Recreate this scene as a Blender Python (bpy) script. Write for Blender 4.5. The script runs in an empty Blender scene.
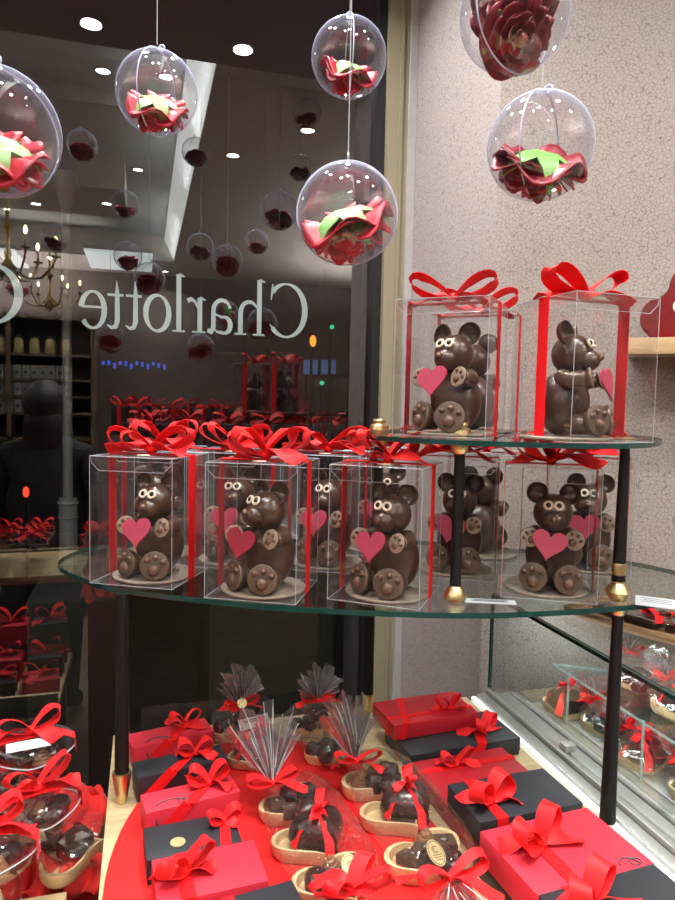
import bpy, bmesh, math, random
from mathutils import Vector, Matrix, Euler
PI = math.pi
rnd = random.Random(7)
S = bpy.context.scene
COL = S.collection
R = math.radians

# ------------------------------------------------------------------ camera
CAMO = Vector((0, 0, 1.6))
def cam_axes(yaw=16, pitch=4, roll=1.2):
    y, p, a = R(yaw), R(pitch), R(roll)
    F = Vector((math.sin(y)*math.cos(p), math.cos(y)*math.cos(p), -math.sin(p)))
    r0 = Vector((math.cos(y), -math.sin(y), 0)); u0 = r0.cross(F)
    r = r0*math.cos(a) + u0*math.sin(a)
    return F, r, r.cross(F)
CF, CR, CU = cam_axes()
FPX = 676.0
def ray(px, py): return CF + CR*((px-337.5)/FPX) - CU*((py-450)/FPX)
def on(px, py, z):
    d = ray(px, py); return CAMO + d*((z-CAMO.z)/d.z)
def ony(px, py, y):
    d = ray(px, py); return CAMO + d*(y/d.y)
def onx(px, py, x):
    d = ray(px, py); return CAMO + d*(x/d.x)
def atd(px, py, D): return CAMO + ray(px, py)*D
cam = bpy.data.cameras.new('camera'); co = bpy.data.objects.new('camera', cam); COL.objects.link(co)
m = Matrix((CR, CU, -CF)).transposed().to_4x4(); m.translation = CAMO
co.matrix_world = m
cam.sensor_fit = 'VERTICAL'; cam.sensor_height = 24; cam.lens = 24*FPX/900; cam.clip_start = .01
S.camera = co

# ------------------------------------------------------------------ materials
def mat(name, col, rough=.5, metal=0, spec=.5, coat=0, sheen=0, emit=None, es=1, bump=None, sub=0):
    m = bpy.data.materials.new(name); m.use_nodes = True
    b = m.node_tree.nodes['Principled BSDF']
    b.inputs['Base Color'].default_value = (*col, 1); b.inputs['Roughness'].default_value = rough
    b.inputs['Metallic'].default_value = metal; b.inputs['Specular IOR Level'].default_value = spec
    b.inputs['Coat Weight'].default_value = coat; b.inputs['Sheen Weight'].default_value = sheen
    if emit: b.inputs['Emission Color'].default_value = (*emit, 1); b.inputs['Emission Strength'].default_value = es
    nt = m.node_tree
    sc, st, dk = bump or (60, .06, .85)
    tc = nt.nodes.new('ShaderNodeTexCoord'); n = nt.nodes.new('ShaderNodeTexNoise'); n.inputs['Scale'].default_value = sc; n.inputs['Detail'].default_value = 3
    nt.links.new(tc.outputs['Object'], n.inputs['Vector'])
    if not emit:
        mx = nt.nodes.new('ShaderNodeMix'); mx.data_type = 'RGBA'
        mx.inputs[6].default_value = (*[c*dk for c in col], 1); mx.inputs[7].default_value = (*[min(1, c*(2-dk)) for c in col], 1)
        nt.links.new(n.outputs['Fac'], mx.inputs[0]); nt.links.new(mx.outputs[2], b.inputs['Base Color'])
        bp = nt.nodes.new('ShaderNodeBump'); bp.inputs['Strength'].default_value = st; bp.inputs['Distance'].default_value = .002
        nt.links.new(n.outputs['Fac'], bp.inputs['Height']); nt.links.new(bp.outputs['Normal'], b.inputs['Normal'])
    return m
def clear(name, tint=(1, 1, 1), lo=.04, hi=.5, blend=.35, rough=.03, haze=0, hazecol=(.8, .85, 1), wrinkle=0, wsc=60):
    """thin clear sheet: see-through, more mirror-like at a grazing angle"""
    m = bpy.data.materials.new(name); m.use_nodes = True; nt = m.node_tree; nt.nodes.clear()
    out = nt.nodes.new('ShaderNodeOutputMaterial'); tr = nt.nodes.new('ShaderNodeBsdfTransparent'); tr.inputs[0].default_value = (*tint, 1)
    gl = nt.nodes.new('ShaderNodeBsdfGlossy'); gl.inputs['Roughness'].default_value = rough
    lw = nt.nodes.new('ShaderNodeLayerWeight'); lw.inputs['Blend'].default_value = blend
    mr = nt.nodes.new('ShaderNodeMapRange'); mr.inputs[3].default_value = lo; mr.inputs[4].default_value = hi
    nt.links.new(lw.outputs['Facing'], mr.inputs[0])
    mx = nt.nodes.new('ShaderNodeMixShader'); nt.links.new(mr.outputs[0], mx.inputs[0])
    nt.links.new(tr.outputs[0], mx.inputs[1]); nt.links.new(gl.outputs[0], mx.inputs[2])
    last = mx
    if haze:
        df = nt.nodes.new('ShaderNodeBsdfDiffuse'); df.inputs[0].default_value = (*hazecol, 1)
        pw = nt.nodes.new('ShaderNodeMath'); pw.operation = 'POWER'; pw.inputs[1].default_value = 3; nt.links.new(lw.outputs['Facing'], pw.inputs[0])
        ml = nt.nodes.new('ShaderNodeMath'); ml.operation = 'MULTIPLY_ADD'; ml.inputs[1].default_value = haze; ml.inputs[2].default_value = haze*.03
        nt.links.new(pw.outputs[0], ml.inputs[0])
        m2 = nt.nodes.new('ShaderNodeMixShader'); nt.links.new(ml.outputs[0], m2.inputs[0]); nt.links.new(mx.outputs[0], m2.inputs[1]); nt.links.new(df.outputs[0], m2.inputs[2]); last = m2
    if wrinkle:
        tc = nt.nodes.new('ShaderNodeTexCoord'); n = nt.nodes.new('ShaderNodeTexNoise'); n.inputs['Scale'].default_value = wsc; n.inputs['Distortion'].default_value = 1.5
        bp = nt.nodes.new('ShaderNodeBump'); bp.inputs['Strength'].default_value = wrinkle; bp.inputs['Distance'].default_value = .01
        nt.links.new(tc.outputs['Object'], n.inputs['Vector']); nt.links.new(n.outputs['Fac'], bp.inputs['Height']); nt.links.new(bp.outputs['Normal'], gl.inputs['Normal'])
        nt.links.new(bp.outputs['Normal'], lw.inputs['Normal'])
    nt.links.new(last.outputs[0], out.inputs[0])
    return m
def crackle(name, base, line, scale):
    m = bpy.data.materials.new(name); m.use_nodes = True; nt = m.node_tree; b = nt.nodes['Principled BSDF']; b.inputs['Roughness'].default_value = .6
    tc = nt.nodes.new('ShaderNodeTexCoord'); v = nt.nodes.new('ShaderNodeTexVoronoi'); v.feature = 'DISTANCE_TO_EDGE'; v.inputs['Scale'].default_value = scale
    ns = nt.nodes.new('ShaderNodeTexNoise'); ns.inputs['Scale'].default_value = scale*.7; vm = nt.nodes.new('ShaderNodeVectorMath'); vm.operation = 'SCALE'; vm.inputs['Scale'].default_value = .009
    va = nt.nodes.new('ShaderNodeVectorMath')
    nt.links.new(tc.outputs['Object'], ns.inputs['Vector']); nt.links.new(ns.outputs['Color'], vm.inputs[0]); nt.links.new(tc.outputs['Object'], va.inputs[0]); nt.links.new(vm.outputs[0], va.inputs[1])
    nt.links.new(va.outputs[0], v.inputs['Vector'])
    cr = nt.nodes.new('ShaderNodeValToRGB'); cr.color_ramp.elements[0].position = .02; cr.color_ramp.elements[0].color = (*line, 1)
    cr.color_ramp.elements[1].position = .075; cr.color_ramp.elements[1].color = (*base, 1)
    nt.links.new(v.outputs['Distance'], cr.inputs[0]); nt.links.new(cr.outputs[0], b.inputs['Base Color'])
    return m
def wood(name, c1, c2, scale=(6, 60, 60), rough=.5):
    m = bpy.data.materials.new(name); m.use_nodes = True; nt = m.node_tree; b = nt.nodes['Principled BSDF']; b.inputs['Roughness'].default_value = rough
    tc = nt.nodes.new('ShaderNodeTexCoord'); mp = nt.nodes.new('ShaderNodeMapping'); mp.inputs['Scale'].default_value = scale
    n = nt.nodes.new('ShaderNodeTexNoise'); n.inputs['Scale'].default_value = 1.5; n.inputs['Detail'].default_value = 5; n.inputs['Distortion'].default_value = .6
    cr = nt.nodes.new('ShaderNodeValToRGB'); cr.color_ramp.elements[0].position = .3; cr.color_ramp.elements[0].color = (*c1, 1); cr.color_ramp.elements[1].position = .7; cr.color_ramp.elements[1].color = (*c2, 1)
    nt.links.new(tc.outputs['Object'], mp.inputs[0]); nt.links.new(mp.outputs[0], n.inputs['Vector']); nt.links.new(n.outputs['Fac'], cr.inputs[0]); nt.links.new(cr.outputs[0], b.inputs['Base Color'])
    return m
M = dict(
    choc=mat('chocolate', (.070, .039, .026), .29, spec=.7, bump=(45, .25, .7)),
    choc_dark=mat('dark chocolate', (.024, .010, .008), .28, coat=.35, bump=(90, .45, .6)),
    milk=mat('milk chocolate', (.22, .105, .05), .4, bump=(90, .3, .7)),
    paw=mat('paw cream chocolate', (.30, .225, .165), .42, bump=(40, .3, .6)),
    sole=mat('sole chocolate', (.115, .078, .054), .4, bump=(40, .3, .7)),
    pad=mat('toe chocolate', (.13, .07, .045), .28, bump=(40, .2, .7)),
    white=mat('white chocolate', (.85, .76, .6), .4),
    pupil=mat('pupil', (.02, .012, .01), .25),
    heart=mat('pink heart', (.46, .045, .10), .42, bump=(30, .2, .8)),
    heart_dark=mat('crimson heart', (.30, .012, .035), .42, bump=(30, .2, .8)),
    ribbon=mat('red satin ribbon', (.78, .012, .016), .5, spec=.22, sheen=.05, bump=(300, .15, .9)),
    ribbon_side=mat('red ribbon band', (.72, .010, .014), .55, spec=.2, bump=(300, .15, .9)),
    boxred=mat('red card', (.56, .024, .045), .55, spec=.35, bump=(200, .1, .93)),
    boxcrimson=mat('crimson card', (.42, .01, .02), .45, bump=(200, .1, .93)),
    boxblack=mat('black card', (.016, .018, .024), .5, bump=(200, .1, .85)),
    paper=mat('red paper', (.66, .016, .016), .6, spec=.25, bump=(20, .1, .93)),
    fabric=mat('red cloth', (.60, .02, .017), .75, spec=.2, sheen=.1, bump=(25, .5, .6)),
    board=wood('gilt cake board', (.19, .155, .12), (.33, .28, .22), (30, 80, 30), .5),
    ply=wood('pale plywood', (.50, .36, .19), (.66, .50, .29)),
    plank=wood('oak plank', (.35, .24, .12), (.48, .35, .19)),
    tray=wood('brown wood', (.22, .12, .055), (.34, .2, .10)),
    dish=wood('beech wood', (.58, .40, .20), (.76, .57, .33), (10, 10, 60)),
    pole=mat('black textured metal', (.006, .006, .007), .5, spec=.22, bump=(400, .5, .6)),
    brass=mat('brass', (.68, .56, .30), .33, metal=1),
    steel=mat('brushed aluminium', (.52, .51, .49), .42, metal=.75, bump=(120, .1, .9)),
    darkmetal=mat('dark metal', (.05, .05, .055), .4, metal=.6),
    bpole=mat('grey painted steel', (.36, .36, .35), .5, metal=.3),
    edge=mat('green glass edge', (.008, .045, .040), .12, spec=.8, bump=(60, 0, .7)),
    rim=mat('clear acrylic rim', (.50, .55, .70), .15, spec=.8),
    edgelite=mat('pale glass edge', (.30, .42, .40), .12, spec=.8),
    crease=mat('clear plastic crease', (.42, .44, .47), .2, spec=.8),
    card=mat('white card', (.48, .52, .54), .5, bump=(30, .02, .97)),
    ink=mat('ink', (.05, .05, .06), .6),
    gold=mat('gold foil', (.66, .56, .28), .35, metal=.5),
    goldink=mat('bronze print', (.16, .09, .03), .5),
    rose=mat('red sugar petals', (.42, .008, .028), .42, spec=.5, bump=(120, .35, .6)),
    rosedark=mat('dark red petals', (.20, .003, .014), .38, spec=.5, bump=(120, .35, .6)),
    sepal=mat('green sepals', (.13, .34, .06), .5),
    lettering=mat('frosted vinyl', (.62, .74, .74), .5, emit=(.5, .62, .62), es=.22),  # faint self-glow in the vinyl stands in for light on it
    frame=mat('cream painted metal', (.27, .245, .165), .4, bump=(10, .03, .95)),
    gasket=mat('black gasket', (.01, .01, .012), .4),
    white_trim=mat('white trim', (.42, .41, .42), .45),
    floor=wood('floor boards', (.09, .06, .04), (.16, .11, .07)),
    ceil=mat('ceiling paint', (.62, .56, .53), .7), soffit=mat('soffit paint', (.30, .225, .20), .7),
    ceil_light=mat('coffer paint', (.60, .60, .58), .7),
    backwall=mat('taupe wall', (.20, .165, .15), .7),
    shelfwall=wood('shelf unit', (.16, .12, .08), (.24, .18, .12)),
    black=mat('black cloth', (.006, .006, .007), .8),
    skin=mat('skin', (.45, .26, .19), .5),
    hair=mat('dark hair', (.012, .009, .008), .5),
    glow=mat('lamp glow', (1, 1, 1), emit=(1, .98, .95), es=30),
    flame=mat('candle bulb', (1, .9, .6), emit=(1, .75, .4), es=14),
    led=mat('white led strip', (1, 1, 1), emit=(.95, 1, .98), es=.6),
    cove=mat('cove light', (1, 1, 1), emit=(.93, 1, .97), es=1.5),
    panel=mat('light panel', (1, 1, 1), emit=(.85, 1, 1), es=2),
    blueled=mat('blue sign light', (.1, .2, 1), emit=(.05, .12, 1), es=.8),
    bluescreen=mat('blue screen', (.2, .4, 1), emit=(.15, .35, .8), es=.22),
    amber=mat('amber signal', (1, .4, .05), emit=(1, .22, .02), es=3.5),
    green=mat('green signal', (.1, 1, .6), emit=(.05, 1, .5), es=.8),
    redlamp=mat('red lamp', (1, .1, .05), emit=(1, .06, .02), es=2.5),
    asphalt=mat('asphalt', (.03, .03, .032), .7),
    facade=mat('dark stone facade', (.035, .033, .034), .8, bump=(6, .3, .5)),
    stone=mat('street stone', (.022, .022, .017), .8, bump=(150, .5, .4)),
    plastic=clear('clear plastic box', lo=.035, hi=.34, rough=.04, haze=.10, wrinkle=.02, wsc=8),
    lid=clear('clear plastic lid', lo=.06, hi=.42, rough=.05, haze=.14, wrinkle=.05, wsc=10),
    bauble=clear('clear acrylic ball', tint=(.98, .985, 1), lo=.045, hi=.5, blend=.32, rough=.03, haze=.66, hazecol=(.62, .68, .95), wrinkle=.03, wsc=14),
    fold_glint=mat('painted fold highlight', (.50, .53, .56), .2, spec=1.0),  # pale colour standing in for glossy highlights on the pleats
    cello=clear('cellophane', lo=.055, hi=.5, rough=.04, haze=.025, hazecol=(.8, .85, .95), wrinkle=.7, wsc=32),
    fan=clear('gathered cellophane', lo=.25, hi=.8, rough=.2, haze=.5, hazecol=(.80, .85, .92), wrinkle=.3, wsc=40),  # whitish haze in the sheet stands in for its bright highlights
    shelfglass=clear('shelf glass', tint=(.90, .955, .935), lo=.07, hi=.40, blend=.3, rough=.015),
    caseglass=clear('case glass', tint=(.95, .98, .97), lo=.05, hi=.35, rough=.01),
    window=clear('window glass', tint=(.72, .74, .73), lo=.21, hi=.45, rough=.0),
    pot=clear('glass candy jar', lo=.1, hi=.5, haze=.2),
)

# ------------------------------------------------------------------ object helpers
def link(o, parent=None):
    COL.objects.link(o)
    if parent: o.parent = parent
    return o
def build(name, bm, m, parent=None, smooth=True, loc=None, rot=None, mats=None):
    bmesh.ops.recalc_face_normals(bm, faces=bm.faces)
    me = bpy.data.meshes.new(name); bm.to_mesh(me); bm.free()
    for x in (mats or [m]): me.materials.append(M[x] if isinstance(x, str) else x)
    if smooth:
        for p in me.polygons: p.use_smooth = True
        me.set_sharp_from_angle(angle=R(40))
    o = bpy.data.objects.new(name, me); link(o, parent)
    if loc is not None: o.location = loc
    if rot is not None: o.rotation_euler = rot
    return o
def tag(o, label=None, cat=None, group=None, kind=None):
    for k, v in (('label', label), ('category', cat), ('group', group), ('kind', kind)):
        if v: o[k] = v
    return o
def empty(name, loc, rz=0, label=None, cat=None, group=None):
    o = bpy.data.objects.new(name, None); o.empty_display_size = .02; link(o); o.location = loc; o.rotation_euler = (0, 0, rz)
    return tag(o, label, cat, group)
def copy_tree(o, parent=None):
    c = o.copy(); link(c)
    if parent: c.parent = parent
    for ch in list(o.children): copy_tree(ch, c)
    return c
def T(x=0, y=0, z=0): return Matrix.Translation((x, y, z))
def RX(a): return Matrix.Rotation(a, 4, 'X')
def RY(a): return Matrix.Rotation(a, 4, 'Y')
def RZ(a): return Matrix.Rotation(a, 4, 'Z')
def SC(x, y, z): return Matrix.Diagonal((x, y, z, 1))
def box(bm, x0, x1, y0, y1, z0, z1, bev=0, mx=None):
    b = bmesh.new(); bmesh.ops.create_cube(b, size=1)
    bmesh.ops.transform(b, matrix=T((x0+x1)/2, (y0+y1)/2, (z0+z1)/2) @ SC(abs(x1-x0), abs(y1-y0), abs(z1-z0)), verts=b.verts)
    if bev: bmesh.ops.bevel(b, geom=list(b.edges), offset=bev, segments=2, affect='EDGES', profile=.6)
    join(bm, b, mx)
def join(bm, b, mx=None):
    if mx is not None: bmesh.ops.transform(b, matrix=mx, verts=b.verts)
    me = bpy.data.meshes.new('t'); b.to_mesh(me); b.free(); bm.from_mesh(me); bpy.data.meshes.remove(me)
def ball(bm, c, r, seg=20, mx=None):
    if not hasattr(r, '__len__'): r = (r, r, r)
    m = T(*c) @ SC(*r)
    if mx is not None: m = mx @ m
    bmesh.ops.create_uvsphere(bm, u_segments=seg, v_segments=max(6, seg*2//3), radius=1, matrix=m)
def cyl(bm, a, b, r1, r2=None, seg=16):
    a, b = Vector(a), Vector(b); d = b-a
    q = d.to_track_quat('Z', 'Y').to_matrix().to_4x4()
    bmesh.ops.create_cone(bm, cap_ends=True, segments=seg, radius1=r1, radius2=r1 if r2 is None else r2, depth=d.length, matrix=T(*((a+b)/2)) @ q)
def lathe(bm, prof, seg=24, mx=None):
    """profile of (radius, z) points turned about z"""
    b = bmesh.new(); rings = []
    for r, z in prof:
        if r < 1e-6: rings.append([b.verts.new((0, 0, z))])
        else: rings.append([b.verts.new((r*math.cos(2*PI*i/seg), r*math.sin(2*PI*i/seg), z)) for i in range(seg)])
    for A, B in zip(rings, rings[1:]):
        for i in range(seg):
            j = (i+1) % seg
            if len(A) == 1 and len(B) == 1: continue
            if len(A) == 1: b.faces.new((A[0], B[i], B[j]))
            elif len(B) == 1: b.faces.new((A[i], A[j], B[0]))
            else: b.faces.new((A[i], A[j], B[j], B[i]))
    bmesh.ops.recalc_face_normals(b, faces=b.faces)
    join(bm, b, mx)
def torus(bm, Rr, r, mx=None, seg=24, n=8):
    lathe(bm, [(Rr+r*math.cos(2*PI*k/n), r*math.sin(2*PI*k/n)) for k in range(n+1)], seg, mx)
def tube(bm, pts, r, seg=8, closed=False):
    pts = [Vector(p) for p in pts]; rings = []; n = len(pts)
    for i, p in enumerate(pts):
        t = (pts[(i+1) % n if closed else min(i+1, n-1)] - pts[(i-1) % n if closed else max(i-1, 0)]).normalized()
        s = t.cross(Vector((0, 0, 1)))
        if s.length < .1: s = t.cross(Vector((1, 0, 0)))
        s.normalize(); u = s.cross(t)
        rr = r[i] if hasattr(r, '__len__') else r
        rings.append([bm.verts.new(p+(s*math.cos(2*PI*k/seg)+u*math.sin(2*PI*k/seg))*rr) for k in range(seg)])
    for a in range(n if closed else n-1):
        A, B = rings[a], rings[(a+1) % n]
        for k in range(seg): bm.faces.new((A[k], A[(k+1) % seg], B[(k+1) % seg], B[k]))
    if not closed: bm.faces.new(rings[0]); bm.faces.new(rings[-1])
def prism(bm, pts, z0, z1, bev=0, mx=None, side=None):
    b = bmesh.new(); lo = [b.verts.new((x, y, z0)) for x, y in pts]; hi = [b.verts.new((x, y, z1)) for x, y in pts]
    b.faces.new(lo[::-1]); b.faces.new(hi); n = len(pts)
    for i in range(n):
        f = b.faces.new((lo[i], lo[(i+1) % n], hi[(i+1) % n], hi[i]))
        if side is not None: f.material_index = side
    bmesh.ops.recalc_face_normals(b, faces=b.faces)
    if bev: bmesh.ops.bevel(b, geom=[e for e in b.edges if abs(e.verts[0].co.z-e.verts[1].co.z) < 1e-7], offset=bev, segments=2, affect='EDGES')
    join(bm, b, mx)
def heart_pts(w, n=40, tip=1.0):
    P = []
    for i in range(n):
        t = 2*PI*i/n
        P.append((16*math.sin(t)**3, (13*math.cos(t)-5*math.cos(2*t)-2*math.cos(3*t)-math.cos(4*t))*tip))
    return [(x*w/32, y*w/32) for x, y in P]
def strip(bm, pts, side, w, th=.0007):
    """a ribbon through pts; side(i) gives the across direction, w(i) the width"""
    pts = [Vector(p) for p in pts]; n = len(pts); L = []
    for i, p in enumerate(pts):
        t = (pts[min(i+1, n-1)]-pts[max(i-1, 0)]).normalized(); s = Vector(side(i)); s = (s-t*s.dot(t)).normalized(); u = t.cross(s)*th/2
        ww = (w(i) if callable(w) else w)/2
        L.append([bm.verts.new(q) for q in (p-s*ww+u, p+u*1.3, p+s*ww+u, p+s*ww-u, p-u*.7, p-s*ww-u)])
    for A, B in zip(L, L[1:]):
        for k in range(6): bm.faces.new((A[k], A[(k+1) % 6], B[(k+1) % 6], B[k]))
    bm.faces.new(L[0]); bm.faces.new(L[-1][::-1])
def bow_loop(parent, mx, Ln, H, w, m='ribbon', seed=0):
    r = random.Random(seed); b = bmesh.new(); N = 22; tw = r.uniform(-.5, .5)
    def pt(t):
        a = 2*PI*t; o = (1-math.cos(a))/2
        return Vector((Ln*o, tw*.25*Ln*math.sin(a)*o, H*math.sin(a)*(.35+.65*o)+.2*H*o))
    pts = [mx @ pt(.02+.96*i/N) for i in range(N+1)]; q = mx.to_3x3()
    strip(b, pts, lambda i: q @ Vector((.25*math.sin(i*.8+seed), 1, tw*math.sin(PI*i/N))), lambda i: w*(.45+.55*min(1, math.sin(PI*(.02+.96*i/N))*1.5)))
    return build('bow_loop', b, m, parent)
def bow_tail(parent, mx, Ln, w, m='ribbon', seed=0, droop=.35):
    r = random.Random(seed); b = bmesh.new(); N = 12; a = r.uniform(-.35, .35); k = r.uniform(.6, 1)
    pts = [mx @ Vector((Ln*t, a*Ln*t*t, Ln*(.10*math.sin(PI*t*1.6)*k - droop*t*t))) for t in [i/N for i in range(N+1)]]
    q = mx.to_3x3()
    strip(b, pts, lambda i: q @ Vector((.5*(i/N) if i > N-2 else 0, 1, .7*math.sin(i*.35+seed))), lambda i: w*(.5+.5*min(1, i/3)) if i < N else w*.8)
    return build('bow_tail', b, m, parent)
def bow(parent, size=.05, w=.018, seed=0, rot=0, loops=2, up=28, loc=(0, 0, 0), m='ribbon', tails=2, droop=.15, h=.26):
    r = random.Random(seed*31+5); b = bmesh.new()
    ball(b, (0, 0, w*.28), (w*.38, w*.42, w*.33), 12)
    kn = build('bow', b, m, parent, loc=loc, rot=(0, 0, rot))
    for i in range(loops):
        side = i % 2; az = side*PI + r.uniform(-.25, .25) + (.75 if i > 1 else 0)*(1 if side else 1)
        bow_loop(kn, T(0, 0, w*.25) @ RZ(az) @ RY(-R(up+r.uniform(-8, 10)+(12 if i > 1 else 0))), size*r.uniform(.9, 1.1)*(.85 if i > 1 else 1), size*h*r.uniform(.85, 1.2), w, m, seed*7+i)
    for i in range(tails):
        az = (i % 2)*PI + r.uniform(-.55, .05) - .35
        bow_tail(kn, T(0, 0, w*.2) @ RZ(az) @ RY(-R(r.uniform(0, 12))), size*r.uniform(.95, 1.3), w, m, seed*11+i, droop)
    return kn

# ------------------------------------------------------------------ room shell
WY = 1.90      # window plane
ZC = 2.9       # ceiling
CX, CY = .74, 1.36     # wall corner beside the display case
DX, DY = .766, -.643   # direction of the angled wall
def struct(name, bm, m, **k): return tag(build(name, bm, m, smooth=False, **k), kind='structure')
b = bmesh.new(); box(b, -3.2, 2.8, -3.7, 2.1, -.1, 0); struct('floor', b, 'floor')
# ceiling with a recessed coffer crossed by a beam
b = bmesh.new(); cx0, cx1, cy0, cy1 = -1.9, .27, -2.9, 1.05
box(b, -3.2, 2.8, -3.7, cy0, ZC, ZC+.3); box(b, -3.2, cx0, cy0, cy1, ZC, ZC+.3); box(b, cx1, 2.8, cy0, cy1, ZC, ZC+.3)
box(b, cx0, -.12, -1.45, -.75, ZC, ZC+.3)
box(b, cx0, cx1-.1, .05, .12, ZC+.16, ZC+.3)
struct('ceiling', b, 'ceil')
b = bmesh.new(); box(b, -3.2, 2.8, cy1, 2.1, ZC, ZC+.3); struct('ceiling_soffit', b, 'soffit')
b = bmesh.new(); box(b, cx0, cx1, cy0, cy1, ZC+.24, ZC+.34); struct('ceiling_coffer', b, 'ceil_light')
b = bmesh.new(); b_ = [b.verts.new(p) for p in ((cx1-.001, cy1, ZC+.01), (cx1-.001, cy0, ZC+.01), (cx1-.09, cy0, ZC+.2), (cx1-.09, cy1, ZC+.2))]; b.faces.new(b_)
o = build('cove_light', b, 'cove', smooth=False); tag(o, 'white light strip along the right side of the ceiling recess', 'light')
for k, (pa, pb) in enumerate(((12, 29), (91, 152))):
    A, B, D = on(pa, 268, 2.88), on(pb, 268, 2.88), on(pa, 251, 2.88)
    y_a, y_b = 2*WY-A.y, 2*WY-D.y
    t = empty('light_panel', ((A.x+B.x)/2, (y_a+y_b)/2, 2.88), 0, ['short pale light panel under the ceiling near the chandelier', 'wide pale light panel under the ceiling beside the recess edge'][k], 'light', 'light panels under the ceiling')
    hw, hd = abs(B.x-A.x)/2, abs(y_a-y_b)/2
    b = bmesh.new(); box(b, -hw, hw, -hd, hd, 0, .02); build('diffuser', b, 'panel', t, smooth=False)
    b = bmesh.new(); box(b, -hw-.01, hw+.01, -hd-.01, hd+.01, .02, .05); build('housing', b, 'white_trim', t, smooth=False)
    b = bmesh.new(); cyl(b, (0, 0, .05), (0, 0, .26), .01); build('rod', b, 'white_trim', t)
b = bmesh.new(); box(b, -3.3, 2.9, -3.8, -3.69, 0, ZC); struct('wall_back', b, 'backwall')
b = bmesh.new(); box(b, -3.3, -3.2, -3.7, 2.1, 0, ZC); struct('wall_left', b, 'backwall')
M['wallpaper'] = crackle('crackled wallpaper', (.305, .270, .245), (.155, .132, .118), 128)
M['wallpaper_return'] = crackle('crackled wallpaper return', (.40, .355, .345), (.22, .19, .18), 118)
# angled wall right of the corner; local x along wall
wlen = 2.2; ang = math.atan2(DY, DX)
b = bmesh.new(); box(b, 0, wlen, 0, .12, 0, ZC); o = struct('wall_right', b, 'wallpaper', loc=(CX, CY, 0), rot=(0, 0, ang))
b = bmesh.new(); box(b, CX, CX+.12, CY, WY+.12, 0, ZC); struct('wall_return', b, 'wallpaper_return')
b = bmesh.new(); ex, ey = CX+DX*wlen, CY+DY*wlen
box(b, ex, ex+.1, -3.7, ey, 0, ZC); struct('wall_side', b, 'backwall')
# window: cream jamb, gasket, glass
xg = .645
b = bmesh.new(); box(b, xg+.012, CX-.022, WY-.05, WY+.10, 0, ZC)
box(b, xg+.055, CX-.05, WY-.056, WY-.05, 0, ZC)
struct('window_jamb', b, 'frame')
b = bmesh.new(); box(b, CX-.022, CX-.001, WY-.062, WY+.1, 0, ZC); struct('trim_1', b, 'white_trim')
b = bmesh.new(); box(b, xg-.012, xg+.012, WY-.03, WY+.08, 0, ZC); struct('trim_2', b, 'gasket')
b = bmesh.new(); box(b, -3.2, xg-.012, WY-.01, WY+.06, 0, .25); struct('window_sill', b, 'darkmetal')
b = bmesh.new(); f = [b.verts.new(p) for p in ((-3.2, WY, .25), (xg-.012, WY, .25), (xg-.012, WY, ZC), (-3.2, WY, ZC))]; b.faces.new(f)
struct('window_1', b, 'window')

# ------------------------------------------------------------------ lettering on the glass
def stroke(bm, pts, ws):
    pts = [Vector((p[0], p[1], 0)) for p in pts]; n = len(pts); L = []
    if not hasattr(ws, '__len__'): ws = [ws]*n
    for i, p in enumerate(pts):
        t = (pts[min(i+1, n-1)]-pts[max(i-1, 0)]).normalized(); s = Vector((-t.y, t.x, 0))
        L.append((p+s*ws[i]/2, p-s*ws[i]/2))
    vs = [[bm.verts.new((q.x, q.y, z)) for q in pr for z in (0, .012)] for pr in L]
    for A, B in zip(vs, vs[1:]):
        for a, c in ((0, 1), (1, 3), (3, 2), (2, 0)): bm.faces.new((A[a], A[c], B[c], B[a]))
    bm.faces.new((vs[0][0], vs[0][1], vs[0][3], vs[0][2])); bm.faces.new((vs[-1][0], vs[-1][2], vs[-1][3], vs[-1][1]))
def arc(cx, cy, rx, ry, a0, a1, n=28): return [(cx+rx*math.cos(R(a0+(a1-a0)*i/n)), cy+ry*math.sin(R(a0+(a1-a0)*i/n))) for i in range(n+1)]
def wv(a0, a1, lo, hi, n=28, ph=0): return [lo+(hi-lo)*abs(math.cos(R(a0+(a1-a0)*i/n+ph)))**1.3 for i in range(n+1)]
XH = .64
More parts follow.
